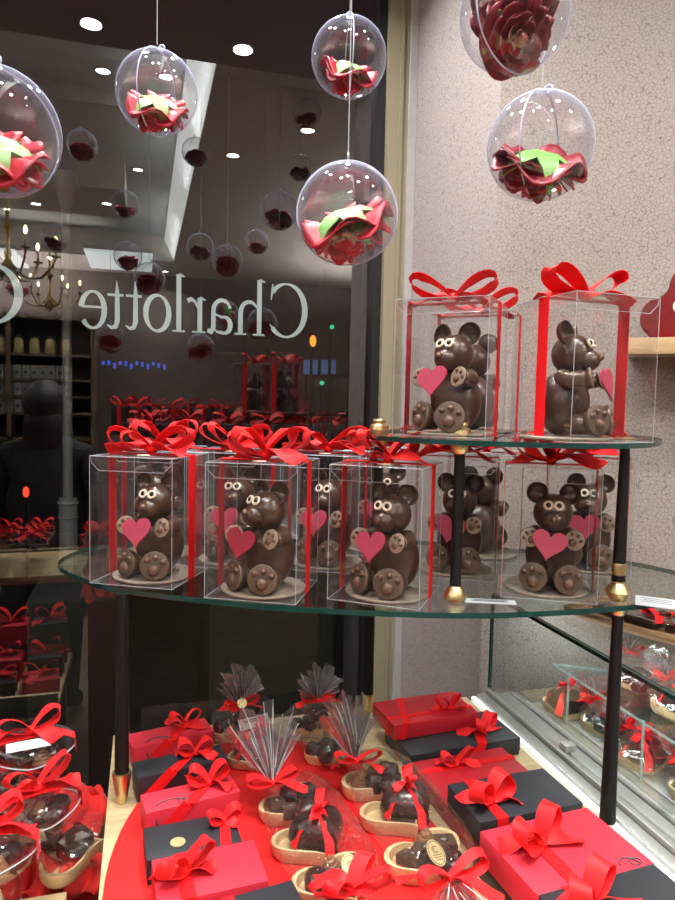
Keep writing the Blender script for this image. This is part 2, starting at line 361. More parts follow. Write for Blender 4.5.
def glyph(c):
    b = bmesh.new(); s = .105; t = .032
    def serif(x, y, w=.24): stroke(b, [(x-w/2, y+t/2), (x+w/2, y+t/2)], t)
    if c == 'C':
        stroke(b, arc(.50, .5, .44, .50, 42, 318), wv(42, 318, .035, .135)); stroke(b, [(.825, .98), (.835, .84), (.86, .68)], [.03, .05, .02]); stroke(b, [(.80, .145), (.88, .22)], [.05, .02]); wd = .98
    elif c == 'h':
        stroke(b, [(.15, 0), (.15, 1.04)], s); serif(.16, 0, .27); stroke(b, [(.02, 1.0), (.15, 1.04)], [.02, .06])
        stroke(b, [(.17, .50)]+arc(.38, .40, .2, .22, 130, 0, 12)+[(.58, 0)], [.03]+[.05+.055*i/12 for i in range(13)]+[s]); serif(.58, 0, .26); wd = .76
    elif c == 'a':
        stroke(b, arc(.24, .43, .19, .19, 165, 0, 14)+[(.43, .12), (.48, .03), (.56, .06)], [.08]+[.045+.05*i/14 for i in range(1, 15)]+[.1]+[s, .08, .02])
        stroke(b, [(.42, .37), (.25, .31)]+arc(.19, .165, .14, .15, 90, 290, 14)+[(.36, .04), (.43, .12)], [.03, .05]+wv(90, 290, .05, .11, 14)+[.04, .02]); wd = .58
    elif c == 'r':
        stroke(b, [(.15, 0), (.15, XH)], s); serif(.17, 0, .29); stroke(b, [(.02, .60), (.15, .64)], [.02, .06])
        stroke(b, [(.18, .42), (.25, .56), (.34, .61), (.42, .57)], [.03, .05, .08, .09]); wd = .46
    elif c == 'l':
        stroke(b, [(.15, 0), (.15, 1.04)], s); serif(.15, 0, .27); stroke(b, [(.02, 1.0), (.15, 1.04)], [.02, .06]); wd = .31
    elif c == 'o':
        stroke(b, arc(.30, XH/2, .245, .32, 0, 360, 40), wv(0, 360, .04, .115, 40, -15)); wd = .60
    elif c == 't':
        stroke(b, [(.17, .86), (.16, .62), (.16, .14), (.20, .04), (.28, .02), (.37, .07)], [.01, .09, s, .09, .06, .02]); stroke(b, [(.03, .60), (.36, .60)], .045); wd = .38
    elif c == 'e':
        stroke(b, arc(.28, .32, .235, .32, 8, 325, 34), [x for x in wv(8, 325, .04, .115, 34)]); stroke(b, [(.05, .37), (.50, .37)], .04); wd = .54
    return b, wd
pt0 = ony(307, 338, WY); pt1 = ony(80, 331, WY); capH = (ony(288, 286, WY)-ony(288, 339, WY)).z
lt = empty('window_lettering', (pt0.x, WY+.001, pt0.z), 0, 'pale blue-grey serif shop name seen mirrored across the window glass', 'lettering')
x = 0; adv = []
for c in 'Charlotte': adv.append(glyph(c)[1])
scx = (pt0.x-pt1.x)/sum(adv)
for c in 'Charlotte C':
    if c == ' ': x = pt0.x-ony(23, 329, WY).x; continue
    g, wd = glyph(c)
    g_o = build('letter', g, 'lettering', lt, smooth=False); g_o['kind'] = 'thing'
    # text is read from the street, so from inside x runs backwards
    k = scx/capH if c != 'C' or x == 0 else .95
    g_o.matrix_local = T(-x, 0, 0) @ Matrix(((-scx if x == 0 or c != 'C' else -capH*1.05, 0, 0, 0), (0, 0, capH*.12, 0), (0, capH, 0, 0), (0, 0, 0, 1)))
    del g_o['kind']
    x += wd*scx

# ------------------------------------------------------------------ outside at night
b = bmesh.new(); box(b, -9, 9, WY+.1, 16, -.15, -.02); o = struct('street_ground', b, 'asphalt')
b = bmesh.new(); box(b, -10, 10, 14, 14.3, -.1, 8)
for k in range(9): box(b, -9+k*2.2, -8.2+k*2.2, 13.9, 14, 1, 3.2)
o = struct('exterior_facade', b, 'facade')
p = ony(68, 500, 3.0); zt = ony(68, 498, 3.0).z
b = bmesh.new(); cyl(b, (p.x, 3.0, zt), (p.x, 3.0, 2.35), .020, .018, 20); cyl(b, (p.x, 3.0, 2.35), (p.x, 3.0, 2.5), .018, .05)
t = empty('street_post', (p.x, 3.0, -.02), 0, 'tall grey steel post standing outside behind the dark glass', 'post')
o = build('post_shaft', b, 'bpole', t); o.location = (-p.x, -3.0, .02)
b = bmesh.new(); cyl(b, (0, 0, 0), (0, 0, zt+.02), .042, .036, 20); torus(b, .037, .006, T(0, 0, zt), 20); torus(b, .037, .004, T(0, 0, zt-.06), 20); build('post_sleeve', b, 'bpole', t)
def lampbox(px, py, y, w, h, m, name, label, cat, round_=False):
    p = ony(px, py, y); b = bmesh.new()
    if round_: ball(b, (0, 0, 0), (w/2, .03, h/2), 12)
    else: box(b, -w/2, w/2, 0, .05, -h/2, h/2)
    o = build(name, b, m, loc=p, smooth=round_); b = bmesh.new(); cyl(b, (0, .04, -p.z-.02), (0, .04, -h/2), .012, seg=8); build('post', b, 'pole', o)
    return tag(o, label, cat)
lampbox(313, 341, 7, .07, .12, 'amber', 'traffic_light', 'amber traffic signal glowing in the street beyond the capital letter', 'traffic light', True)
lampbox(332, 327, 7, .05, .05, 'green', 'traffic_light', 'small green street signal above the amber one outside', 'traffic light', True)
lampbox(322, 383, 7, .05, .05, 'green', 'traffic_light', 'small green street light below the blue screens outside', 'traffic light', True)
lampbox(26, 492, 6, .05, .09, 'redlamp', 'tail_light', 'small red lamp glowing low in the dark street', 'light', True)
for i, px in enumerate((307, 315, 325, 333)): lampbox(px, 367, 8, .07, .17, 'bluescreen', 'street_screen', 'small blue lit screen in the row across the street', 'screen')['group'] = 'blue screens across the street'
lampbox(364, 369, 8, .06, .16, 'bluescreen', 'street_screen', 'lone blue lit screen beside the black window gasket', 'screen')
t = empty('blue_light_sign', ony(135, 364, 8), 0, 'row of small blue lights glowing across the dark street', 'sign')
for i in range(12):
    b = bmesh.new(); box(b, -.014, .014, 0, .03, -.02*(1+.5*(i % 3)), .02); build('blue_lamp', b, 'blueled', t, loc=(-.34+.06*i, 0, .015*math.sin(i*2.2)), smooth=False)
# low planting bed outside below the window: pale curb of pebbled stone
b = bmesh.new(); box(b, .2, .62, WY+.25, WY+.7, 0, .99, .01); box(b, -.34, -.08, WY+.25, WY+.7, 0, .99, .01); struct('exterior_wall', b, 'stone')

# ------------------------------------------------------------------ glass stand
ZL, ZU, TZ = 1.31, 1.553, .97
def smooth_outline(P, n=5):
    out = []; N = len(P)
    for i in range(N):
        p0, p1, p2, p3 = [Vector(P[(i+k) % N]) for k in (-1, 0, 1, 2)]
        for j in range(n):
            t = j/n; out.append(tuple(.5*((2*p1)+(-p0+p2)*t+(2*p0-5*p1+4*p2-p3)*t*t+(-p0+3*p1-3*p2+p3)*t**3)))
    return out
st = empty('glass_display_stand', (0, 0, TZ), 0, 'two-tier glass shelf stand on black poles with brass fittings', 'display stand')
LO = smooth_outline([(-.145, 1.25), (-.085, 1.126), (-.03, 1.064), (.079, .991), (.213, .918), (.418, .845), (.60, .824), (.76, .832), (.87, .87), (.925, .94), (.90, 1.05), (.82, 1.14), (.68, 1.25), (.50, 1.345), (.2, 1.40), (-.04, 1.405), (-.115, 1.36)])
b = bmesh.new(); prism(b, LO, ZL-TZ-.008, ZL-TZ, side=1); build('glass_shelf', b, None, st, smooth=False, mats=['shelfglass', 'edge'])
def up(px, py): p = on(px, py, ZU); return (p.x, p.y)
UP = smooth_outline([(.325, 1.00), (.335, .92), (.385, .85), (.46, .80), (.57, .765), (.67, .785), (.765, .86), (.835, .96), (.84, 1.05), (.80, 1.13), (.68, 1.20), (.55, 1.22), (.42, 1.16), (.345, 1.07)])
b = bmesh.new(); prism(b, UP, ZU-TZ-.007, ZU-TZ, side=1); build('glass_shelf', b, None, st, smooth=False, mats=['shelfglass', 'edge'])
def pole_part(x, y, z0, z1, r0, r1):
    b = bmesh.new(); cyl(b, (x, y, z0-TZ), (x, y, z1-TZ), r0, r1, 20); return build('pole', b, 'pole', st)
def brass(parent, x, y, z, prof):
    b = bmesh.new(); lathe(b, prof, 24, T(x, y, z-TZ)); return build('brass_fitting', b, 'brass', parent)
knob = [(0, .022), (.010, .022), (.0115, .019), (.009, .016), (.0155, .011), (.0165, .005), (.0125, 0), (.0125, -.006), (.0135, -.010), (.0125, -.019), (.009, -.024), (0, -.024)]
cup = [(0, .022), (.009, .022), (.012, .018), (.0165, .010), (.017, .004), (.013, 0), (.0, 0)]
P = pole_part(-.033, 1.066, TZ+.040, ZL-.008, .0110, .0085); brass(P, -.033, 1.066, TZ, [(0, 0), (.0075, 0), (.0085, .008), (.0150, .046), (.0142, .050), (0, .050)])
P = pole_part(.446, .903, ZL, ZU-.02, .0082, .0080); brass(P, .446, .903, ZL, cup); brass(P, .446, .903, ZU, knob)
P = pole_part(.372, 1.05, ZL, ZU-.02, .0082, .0080); brass(P, .372, 1.05, ZL, cup); brass(P, .372, 1.05, ZU, knob)
P = pole_part(.690, .850, ZL+.03, ZU-.008, .0100, .0070)
brass(P, .69, .85, ZL, [(0, 0), (.010, 0), (.013, .004), (.0185, .014), (.0125, .024), (.0085, .028), (.0115, .055), (.0105, .058), (0, .058)])
brass(P, .69, .85, ZU, [(0, 0), (.018, 0), (.018, .003), (.012, .005), (0, .005)])
P = pole_part(.684, .840, TZ-.001, ZL-.008, .0120, .0078)
brass(P, .684, .840, ZL-.018, [(0, 0), (.009, 0), (.011, .010), (0, .010)])
P = pole_part(.44, 1.27, TZ+.038, ZL-.008, .0105, .0085); brass(P, .44, 1.27, TZ, [(0, 0), (.007, 0), (.0095, .012), (.0135, .04), (0, .041)])

# ------------------------------------------------------------------ chocolate bear prototype (front = -y)
def cup_mesh(b, r, depth, th, mx):
    out = [(r*math.sin(a), depth*(1-math.cos(a))) for a in [PI/2*i/8 for i in range(9)]]
    inn = [((r-th)*math.sin(a), th+(depth-th)*(1-math.cos(a))) for a in [PI/2*(8-i)/8 for i in range(9)]]
    lathe(b, out+inn, 24, mx)      # opening to +z
def paw_obj(name, parent, r, th, mx, base='paw'):
    b = bmesh.new(); lathe(b, [(0, -th), (r*.6, -th*.95), (r*.9, -th*.6), (r, -th*.1), (r*.97, th*.06), (r*.9, th*.1), (0, th*.1)], 28)
    o = build(name, b, None, parent, mats=['choc', base])
    for p in o.data.polygons:
        if p.center.z > -th*.02: p.material_index = 1
    o.matrix_local = mx
    b = bmesh.new(); ball(b, (0, -r*.28, th*.1), (r*.40, r*.40, r*.28), 16); build('heel_pad', b, 'pad', o)
    for k in (-1, 0, 1):
        b = bmesh.new(); ball(b, (k*r*.56, r*(.56-.22*abs(k)), th*.1), (r*.21, r*.21, r*.2), 12); build('toe_pad', b, 'pad', o)
    return o
def face(nx, ny, nz):   # z axis -> direction, local y stays up
    n = Vector((nx, ny, nz)).normalized(); x = Vector((0, 0, 1)).cross(n)*1; x.normalize(); y = n.cross(x)
    return Matrix((x, y, n)).transposed().to_4x4()
def make_bear(heartmat='heart', heart=(-.004, -.056, .078), hrot=0, headyaw=0, htilt=0):
    t = empty('chocolate_bear', (0, 0, 0))
    b = bmesh.new(); ball(b, (0, .006, .047), (.0395, .037, .048), 32); build('body', b, 'choc', t)
    b = bmesh.new(); ball(b, (0, 0, 0), (.0300, .0295, .0300), 32); hd = build('head', b, 'choc', t, loc=(0, -.004, .118), rot=(htilt, 0, headyaw))
    for s in (-1, 1):
        b = bmesh.new(); cup_mesh(b, .0175, .013, .0016, T(s*.0215, .014, .029) @ face(s*.25, -1, .12)); e = build('ear', b, 'choc', hd)
        b = bmesh.new(); torus(b, .0056, .0022, T(s*.0078, -.0270, .0150) @ face(s*.12, -1, .45), 20, 8); ey = build('eye', b, 'white', hd)
        b = bmesh.new(); ball(b, (s*.0078, -.0270, .0150), (.0042, .003, .0042), 12); build('pupil', b, 'pupil', ey)
    b = bmesh.new(); ball(b, (0, -.021, -.0085), (.0180, .0185, .0165), 24); mz = build('muzzle', b, 'choc', hd)
    b = bmesh.new(); ball(b, (0, -.0400, -.0045), .0056, 12); build('nose', b, 'pad', mz)
    for s in (-1, 1):
        b = bmesh.new()
        tube(b, [(s*.026, .000, .084), (s*.037, -.014, .080), (s*.036, -.030, .082)], [.012, .012, .011], 12)
        ball(b, (s*.026, .0, .084), .012, 14); ball(b, (s*.036, -.030, .082), .011, 14)
        a = build('arm', b, 'choc', t)
        paw_obj('paw', a, .0150, .008, T(s*.0325, -.042, .083) @ face(-s*.25, -1, .25) @ RZ(-s*.6))
        b = bmesh.new(); ball(b, (0, 0, 0), (.016, .024, .015), 16, T(s*.025, -.026, .018) @ RZ(s*.35)); l = build('leg', b, 'choc', t)
        paw_obj('foot', l, .0228, .016, T(s*.0262, -.052, .0240) @ face(s*.42, -1, .12) @ RZ(-s*.12), 'sole')
    b = bmesh.new(); prism(b, heart_pts(.052), -.0016, .0016, .0006); h = build('heart', b, heartmat, t)
    h.matrix_local = T(*heart) @ face(-.05, -1, .22) @ RZ(hrot)
    return t
proto = [make_bear('heart', hrot=.12), make_bear('heart_dark', hrot=-.1, headyaw=-.35, htilt=-.10, heart=(-.010, -.058, .077)), make_bear('heart', headyaw=.02, hrot=-.15)]

BW, BH = .138, .2
def make_clear_box(seed):
    t = empty('clear_gift_box', (0, 0, 0)); h = BW/2
    b = bmesh.new(); box(b, -h, h, -h, h, .0006, BH-.0006); build('clear_panels', b, 'plastic', t, smooth=False)
    b = bmesh.new()
    c = [(-h, -h), (h, -h), (h, h), (-h, h)]
    for i in range(4):
        a, d = c[i], c[(i+1) % 4]
        cyl(b, (*a, 0), (*a, BH), .00045, seg=6); cyl(b, (*a, BH), (*d, BH), .0005, seg=6); cyl(b, (*a, .0006), (*d, .0006), .0004, seg=6)
    build('folded_edges', b, 'crease', t)
    # tuck flap hanging inside the front under the lid
    b = bmesh.new(); q = h-.0012; f = [b.verts.new(p) for p in ((-q, -q, BH-.001), (-q+.001, -q, BH-.010), (-q+.014, -q, BH-.022), (q-.014, -q, BH-.022), (q-.001, -q, BH-.010), (q, -q, BH-.001))]; b.faces.new(f)
    tf = build('tuck_flap', b, 'lid', t, smooth=False)
    b = bmesh.new(); tube(b, [(-q, -q, BH-.001), (-q+.001, -q, BH-.010), (-q+.014, -q, BH-.022), (q-.014, -q, BH-.022), (q-.001, -q, BH-.010), (q, -q, BH-.001)], .0004, 5); build('flap_edge', b, 'crease', tf)
    b = bmesh.new(); w = .0115; e = h+.0009
    for s in (-1, 1): box(b, s*e-.0004, s*e+.0004, -w, w, .0008, BH+.001)
    box(b, -e, e, -w, w, BH+.0006, BH+.0014); build('ribbon_band', b, 'ribbon_side', t, smooth=False)
    b = bmesh.new(); lathe(b, [(0, 0), (.011, 0), (.011, .0006), (0, .0008)], 24, T(0, -.028, BH+.0006) @ SC(1, .7, 1)); build('sticker', b, 'white', t)
    bow(t, .070, .026, seed, rot=.1, loops=4 if seed % 3 else 2, up=17, loc=(0, 0, BH+.0014), droop=.10, h=.25)
    return t
boxp = [make_clear_box(k) for k in (1, 2, 4, 3)]
boxp_used = set(); bear_used = set()
def place(protos, used, k, loc, rz):
    o = protos[k] if k not in used else copy_tree(protos[k]); used.add(k)
    o.location = loc; o.rotation_euler = (0, 0, rz); return o
bp = bmesh.new(); lathe(bp, [(0, 0), (.064, 0), (.0655, .0015), (.0655, .0035), (.0645, .0045), (0, .0045)], 40)
board0 = build('cake_board', bp, 'board')
first = [True]
def set_bear(x, y, z, rb, rbear, kb, kx, where, dx=0, dy=0):
    """a boxed bear: board, bear, box are three separate things"""
    o = board0 if first[0] else board0.copy()
    if not first[0]: link(o)
    first[0] = False
    ca, sa = math.cos(rb), math.sin(rb); X, Y = x+ca*dx-sa*dy, y+sa*dx+ca*dy
    o.location = (X, Y, z+.0012); X += .007*math.cos(rbear); Y += .007*math.sin(rbear); tag(o, 'round gilt cake board under the '+where[0], 'cake board', 'round cake boards')
    be = place(proto, bear_used, kb, (X, Y+.002, z+.0058), rbear); tag(be, where[0]+' '+where[1], 'chocolate bear', where[3])
    bx = place(boxp, boxp_used, kx, (x, y, z), rb); tag(bx, 'clear ribboned gift box around the '+where[0], 'gift box', 'clear gift boxes with red bows')
GF, GB, GT = 'chocolate bears in front on the lower shelf', 'chocolate bears at the back of the lower shelf', 'chocolate bears on the upper shelf'
r30 = R(-28)
set_bear(.012, 1.135, ZL, r30, R(-33), 0, 1, ('leftmost bear', 'with pink heart at the left end of the lower shelf', '', GF), dx=.003, dy=.003)
set_bear(.178, 1.020, ZL, R(-27), R(-44), 1, 0, ('crimson-heart bear', 'with head turned left, second along the front of lower shelf', '', GF))
set_bear(.357, .962, ZL, R(-36), R(-52), 0, 2, ('pink-heart bear left of the black pole', 'at the front of the lower shelf', '', GF), dx=.004)
set_bear(.618, .930, ZL, R(-30), R(-33), 2, 0, ('bear facing the camera', 'right of the black pole at the front of lower shelf', '', GF))
set_bear(.318, 1.168, ZL, R(-27), R(-42), 0, 1, ('bear between the two front boxes', 'with pink heart, set back in second row', '', GB))
set_bear(.528, 1.075, ZL, R(-27), R(-38), 2, 3, ('bear half hidden by the black pole', 'with pink heart, in the second row', '', GB))
set_bear(.160, 1.222, ZL, R(-27), R(-30), 0, 2, ('bear behind the crimson-heart bear', 'with pale pink heart, seen through two boxes', '', GB))
set_bear(.030, 1.30, ZL, R(-20), R(175), 2, 0, ('backward bear behind the leftmost bear', 'showing only round ears and back', '', GB))
set_bear(.455, 1.262, ZL, R(-24), R(-26), 0, 1, ('back bear between two front boxes', 'with only eyes and paw showing, by the brass knob', '', GB))
set_bear(.640, 1.180, ZL, R(-30), R(140), 2, 3, ('backward bear right of the black pole', 'turned away in the back row', '', GB))
set_bear(.775, 1.050, ZL, R(-30), R(-40), 0, 2, ('bear behind the bear facing the camera', 'with only eyes and one paw showing', '', GB))
def D2(px, D): r = ray(px, 420); q = CAMO + r*(D/1.0); return q.x, q.y
x, y = D2(450, 1.04); set_bear(x, y, ZU, R(-40), R(-58), 0, 3, ('upper bear facing left', 'with raspberry heart at the left end of upper shelf', '', GT))
x, y = D2(580, .985); set_bear(x, y, ZU, R(3), R(38), 0, 3, ('upper bear in profile', 'looking right on the right half of upper shelf', '', GT), dx=-.020, dy=.006)
x, y = D2(481, 1.16); x2, y2 = x, y
set_bear(x+.0, y+.02, ZU, R(-38), R(150), 2, 3, ('backward bear behind the upper bear facing left', 'showing its round back', '', GT))

# ------------------------------------------------------------------ price cards
def card(c, w, h, rz, label, tilt=0, n=4):
    t = empty('price_card', c, rz, label, 'card', 'white price cards')
    b = bmesh.new(); box(b, -w/2, w/2, -h/2, h/2, 0, .0008, mx=RX(tilt)); build('card_sheet', b, 'card', t, smooth=False)
    b = bmesh.new()
    for k in range(n):
        ww = w*(.36-.05*(k % 2)); box(b, -ww, ww, h*(.28-.18*k)-.0008, h*(.28-.18*k)+.0008, .0008, .0011, mx=RX(tilt))
    build('printed_line', b, 'ink', t, smooth=False)
    return t
p = on(490, 602, ZL); card((p.x, p.y, ZL+.0005), .075, .022, R(-22), 'white price card lying beside the black pole on the lower shelf', n=3)
p = on(662, 605, ZL); card((p.x, p.y+.01, ZL+.0005), .06, .055, R(-40), 'white price card at the right end of the lower glass shelf', n=3)
p = on(480, 562, ZL)

# ------------------------------------------------------------------ wall shelf and red plaque
def wall_pt(px, py, off=0):
    r = ray(px, py); n = Vector((DY, -DX)); c = Vector((CX, CY))+(Vector((-abs(DY), -DX)).normalized()*off)
    t = n.dot(c)/(n.dot(Vector((r.x, r.y)))); return CAMO+r*t
p = wall_pt(628, 346, .10); 
Lw = .5
t = empty('wall_shelf', (p.x, p.y, p.z), ang, 'pale oak plank shelf fixed on the crackled wall at right', 'shelf')
b = bmesh.new(); box(b, 0, Lw, 0, .098, -.0155, .0155, .001); build('shelf_board', b, 'plank', t)
for xx in (.14, .40):
    b = bmesh.new(); box(b, xx-.01, xx+.01, .06, .098, -.05, -.0155, .001); build('bracket', b, 'darkmetal', t)
# red plaque shaped like a rounded animal head with a big eye
t = empty('red_chocolate_figure', Vector((p.x, p.y, p.z+.0155)) + Vector((DX, DY, 0))*.020+Vector((-DY, DX, 0))*.04, ang, 'glossy dark red rounded chocolate figure with a white-ringed eye on the wall shelf', 'chocolate figure')
out = [(.035, 0), (.012, .010), (-.001, .030), (.001, .055), (.014, .073), (.032, .080), (.044, .092), (.050, .115), (.066, .138), (.095, .148), (.13, .14), (.15, .115), (.15, .085), (.165, .07), (.19, .045), (.185, .012), (.165, 0)]
b = bmesh.new(); prism(b, smooth_outline(out, 4), -.011, .011, .004, mx=RX(PI/2)); build('figure_body', b, mat('glossy red chocolate', (.13, .003, .005), .25, coat=.25), t)
b = bmesh.new(); torus(b, .0125, .003, T(.070, -.012, .060) @ RX(PI/2)); e = build('eye', b, 'white', t)
b = bmesh.new(); ball(b, (.070, -.011, .060), (.0115, .004, .0115)); build('pupil', b, 'pupil', e)

# ------------------------------------------------------------------ hanging balls with roses
def petal(b, mx, r, h, spread, seed, wv_=.26):
    rr = random.Random(seed); N, K = 8, 6; g = []; ph = rr.uniform(0, 6)
    for j in range(K+1):
        v = j/K; row = []
        for i in range(N+1):
            u = (i/N-.5)*2; a = u*1.05*(1-.2*v)
            rad = r*(.25+.75*math.sin(v*PI/2))*(1+spread*v*v)
            z = h*(v-.25*u*u*v)+wv_*r*math.sin(3*u+ph)*v-spread*h*.5*max(0, v-.55)
            row.append(b.verts.new(mx @ Vector((rad*math.sin(a), rad*math.cos(a), z))))
        g.append(row)
    for j in range(K):
        for i in range(N): b.faces.new((g[j][i], g[j][i+1], g[j+1][i+1], g[j+1][i]))
def make_rose(m, seed):
    b = bmesh.new(); rr = random.Random(seed)
    for ring, (n, r, h, sp) in enumerate(((2, .006, .022, 0), (3, .010, .025, .0), (4, .015, .026, .1), (5, .020, .026, .2), (6, .026, .024, .3), (7, .031, .021, .42))):
        for i in range(n): petal(b, RZ(2*PI*i/n+ring*.7+rr.uniform(-.2, .2)) @ RX(-.1*ring), r, h*rr.uniform(.9, 1.1), sp, rr.random())
    ball(b, (0, 0, .016), (.009, .009, .010), 12)
    o = build('sugar_rose', b, m); sol = o.modifiers.new('thickness', 'SOLIDIFY'); sol.thickness = .0012
    b = bmesh.new()
    for k in range(5):
        a = 2*PI*k/5; w = .009; pts = [(.003, 0, -.007), (.016, 0, -.009), (.031, 0, -.004), (.043, 0, .007+.005*(k % 2))]
        mx = RZ(a); strip(b, [mx @ Vector(p) for p in pts], lambda i: mx.to_3x3() @ Vector((0, 1, 0)), lambda i: [.014, .023, .017, .003][i], .001)
    ball(b, (0, 0, -.002), (.010, .010, .006), 12)
    build('sepals', b, 'sepal', o)
    return o
roses = [make_rose('rose', 3), make_rose('rosedark', 9)]; rose_used = [False, False]
def make_ball():
    t = empty('hanging_ball', (0, 0, 0)); h = []
    for s in (0, 1):
        b = bmesh.new(); prof = [(.06*math.sin(a), .06*math.cos(a)) for a in [PI/2*i/14 for i in range(15)]]; lathe(b, prof, 48)
        o = build('clear_shell', b, 'bauble', t); o.rotation_euler = (PI*s, 0, 0)
    b = bmesh.new(); torus(b, .0603, .0009, None, 56, 8); build('seam_rim', b, 'rim', t)
    b = bmesh.new(); torus(b, .0045, .0014, T(.066, 0, 0) @ RX(PI/2), 20, 8); box(b, .059, .063, -.003, .003, -.0015, .0015); build('hanging_loop', b, 'rim', t)
    return t
ball0 = make_ball(); nball = [0]
def place_ball(c, zseam, tilt, rose, rrot, label, group, rlabel, rsc=1.0, scale=1.0, ztop=ZC, lie=-.024):
    """rim plane contains the vertical; zseam = heading of the rim plane"""
    t = ball0 if nball[0] == 0 else copy_tree(ball0); nball[0] += 1
    m = T(*c) @ RZ(zseam) @ RX(PI/2) @ RZ(PI/2) @ SC(scale, scale, scale)
    t.matrix_world = RZ(0) @ T(*c) @ RY(tilt) @ T(*(-Vector(c))) @ m
    tag(t, label, 'hanging ball', group)
    k = rose; o = roses[k] if not rose_used[k] else copy_tree(roses[k]); rose_used[k] = True
    o.matrix_world = T(c[0], c[1], c[2]+lie*scale) @ Euler(rrot).to_matrix().to_4x4() @ SC(rsc*scale, rsc*scale, rsc*scale*1.3)
    tag(o, rlabel, 'rose', 'roses in hanging balls')
    b = bmesh.new(); cyl(b, (c[0], c[1], c[2]+.070*scale), (c[0], c[1], ztop), .0007, seg=6)
    s = build('string', b, 'crease'); s.parent = t; s.matrix_parent_inverse = t.matrix_world.inverted()
rb = .06
GH = 'clear balls hanging in front of the window'
up_ = (PI, 0, 0)
front = [  # px, py, r, seam heading, tilt, rose rotation, label, rose label, lie
    (-4, 132, 62, .5, .05, (PI+.72, .1, 0), 'clear ball cut off by the left edge', 'pink-red rose in the leftmost big ball'),
    (157, 93, 40, R(62), .1, (PI+.72, .1, 0), 'tilted clear ball hanging highest at the left', 'rose with green sepals in the high left ball'),
    (349, 58, 37.5, R(80), 0, (PI+.62, 0, .2), 'clear ball above another on the same line by the window frame', 'rose with green sepals in the ball nearest the frame top'),
    (347, 214, 50, R(-16), 0, (PI+.45, -.3, -.3), 'large round clear ball hanging lowest by the window frame', 'big red rose in the lowest round ball'),
    (514, 16, 54, R(20), .0, (PI/2+.25, 0, -R(32)), 'clear ball cut off by the top edge at right', 'dark red roses filling the top right ball'),
    (540, 147, 52, R(38), .12, (PI+.55, .2, -.4), 'tilted clear ball hanging before the beige crackled wall', 'dark rose in the ball before the beige wall')]
for i, (px, py, r, hd, tl, rr, lb, rl) in enumerate(front):
    fs = (1, 1, 1, 1, .92, 1.14)[i]; D = rb*fs*FPX/r; c = atd(px, py, D)
    dark = 1 if i in (4, 5) else 0
    place_ball(tuple(c), hd, tl, dark, rr, lb+' holding a rose', GH, rl, rsc=(1, .98, 1.0, 1.2, 1.0, 1.12)[i], scale=fs, lie=-.012 if i == 3 else ((.012 if i == 4 else -.022)))
c = atd(514, 16, rb*.92*FPX/54); o = copy_tree(roses[1]); o.matrix_world = T(c.x+.002, c.y, c.z-.022) @ Euler((PI/2+.5, 0, -R(32)+.6)).to_matrix().to_4x4() @ SC(.8, .8, .8); tag(o, 'smaller dark rose below the other in the top right ball', 'rose', 'roses in hanging balls')
# more balls hang above and behind the viewer: seen only mirrored in the window
for i, (px, py, r) in enumerate(((82, 145, 15), (196, 152, 14), (125, 204, 13.5), (55, 238, 13.5), (128, 256, 14), (200, 247, 13.5), (307, 113, 14), (300, 168, 13), (257, 242, 12), (279, 211, 19), (18, 284, 13.5))):
    sc_ = 1.35 if r > 16 else 1.0
    V = atd(px, py, rb*sc_*FPX/r); c = (V.x, 2*WY-V.y, V.z)
    place_ball(c, rnd.uniform(0, 3), rnd.uniform(-.1, .1), i % 2, (PI+rnd.uniform(-.3, .3), rnd.uniform(-.3, .3), rnd.uniform(0, 3)),
               'clear ball with rose hanging overhead, mirrored small in the dark window', 'balls mirrored in the window', 'dark rose in a small mirrored ball', scale=sc_, rsc=.95)

# ------------------------------------------------------------------ main table
tb = empty('display_table', (0, 0, 0), 0, 'pale plywood display table in front of the window', 'table')
b = bmesh.new(); box(b, -.055, .672, .15, 1.29, TZ-.035, TZ, .001); build('tabletop', b, 'ply', tb)
b = bmesh.new(); box(b, -.055, -.043, .15, 1.29, TZ-.5, TZ-.035); box(b, -.055, .655, 1.278, 1.29, TZ-.5, TZ-.035); box(b, -.055, .655, .15, .162, TZ-.5, TZ-.035); build('apron', b, 'ply', tb, smooth=False)
for sx in (-.03, .62):
    for sy in (.18, 1.26):
        b = bmesh.new(); box(b, sx-.02, sx+.02, sy-.02, sy+.02, 0, TZ-.5); build('leg', b, 'ply', tb, smooth=False)
b = bmesh.new(); E_ = [(.185+.235*math.cos(a)*(1 if abs(math.cos(a)) < 2 else 1), .85+.36*math.sin(a)) for a in [2*PI*i/64 for i in range(64)]]
prism(b, E_, TZ+.0005, TZ+.0045, .001); tag(build('round_red_board', b, 'paper'), 'large oval red board laid on the plywood table under boxes and packs', 'board')

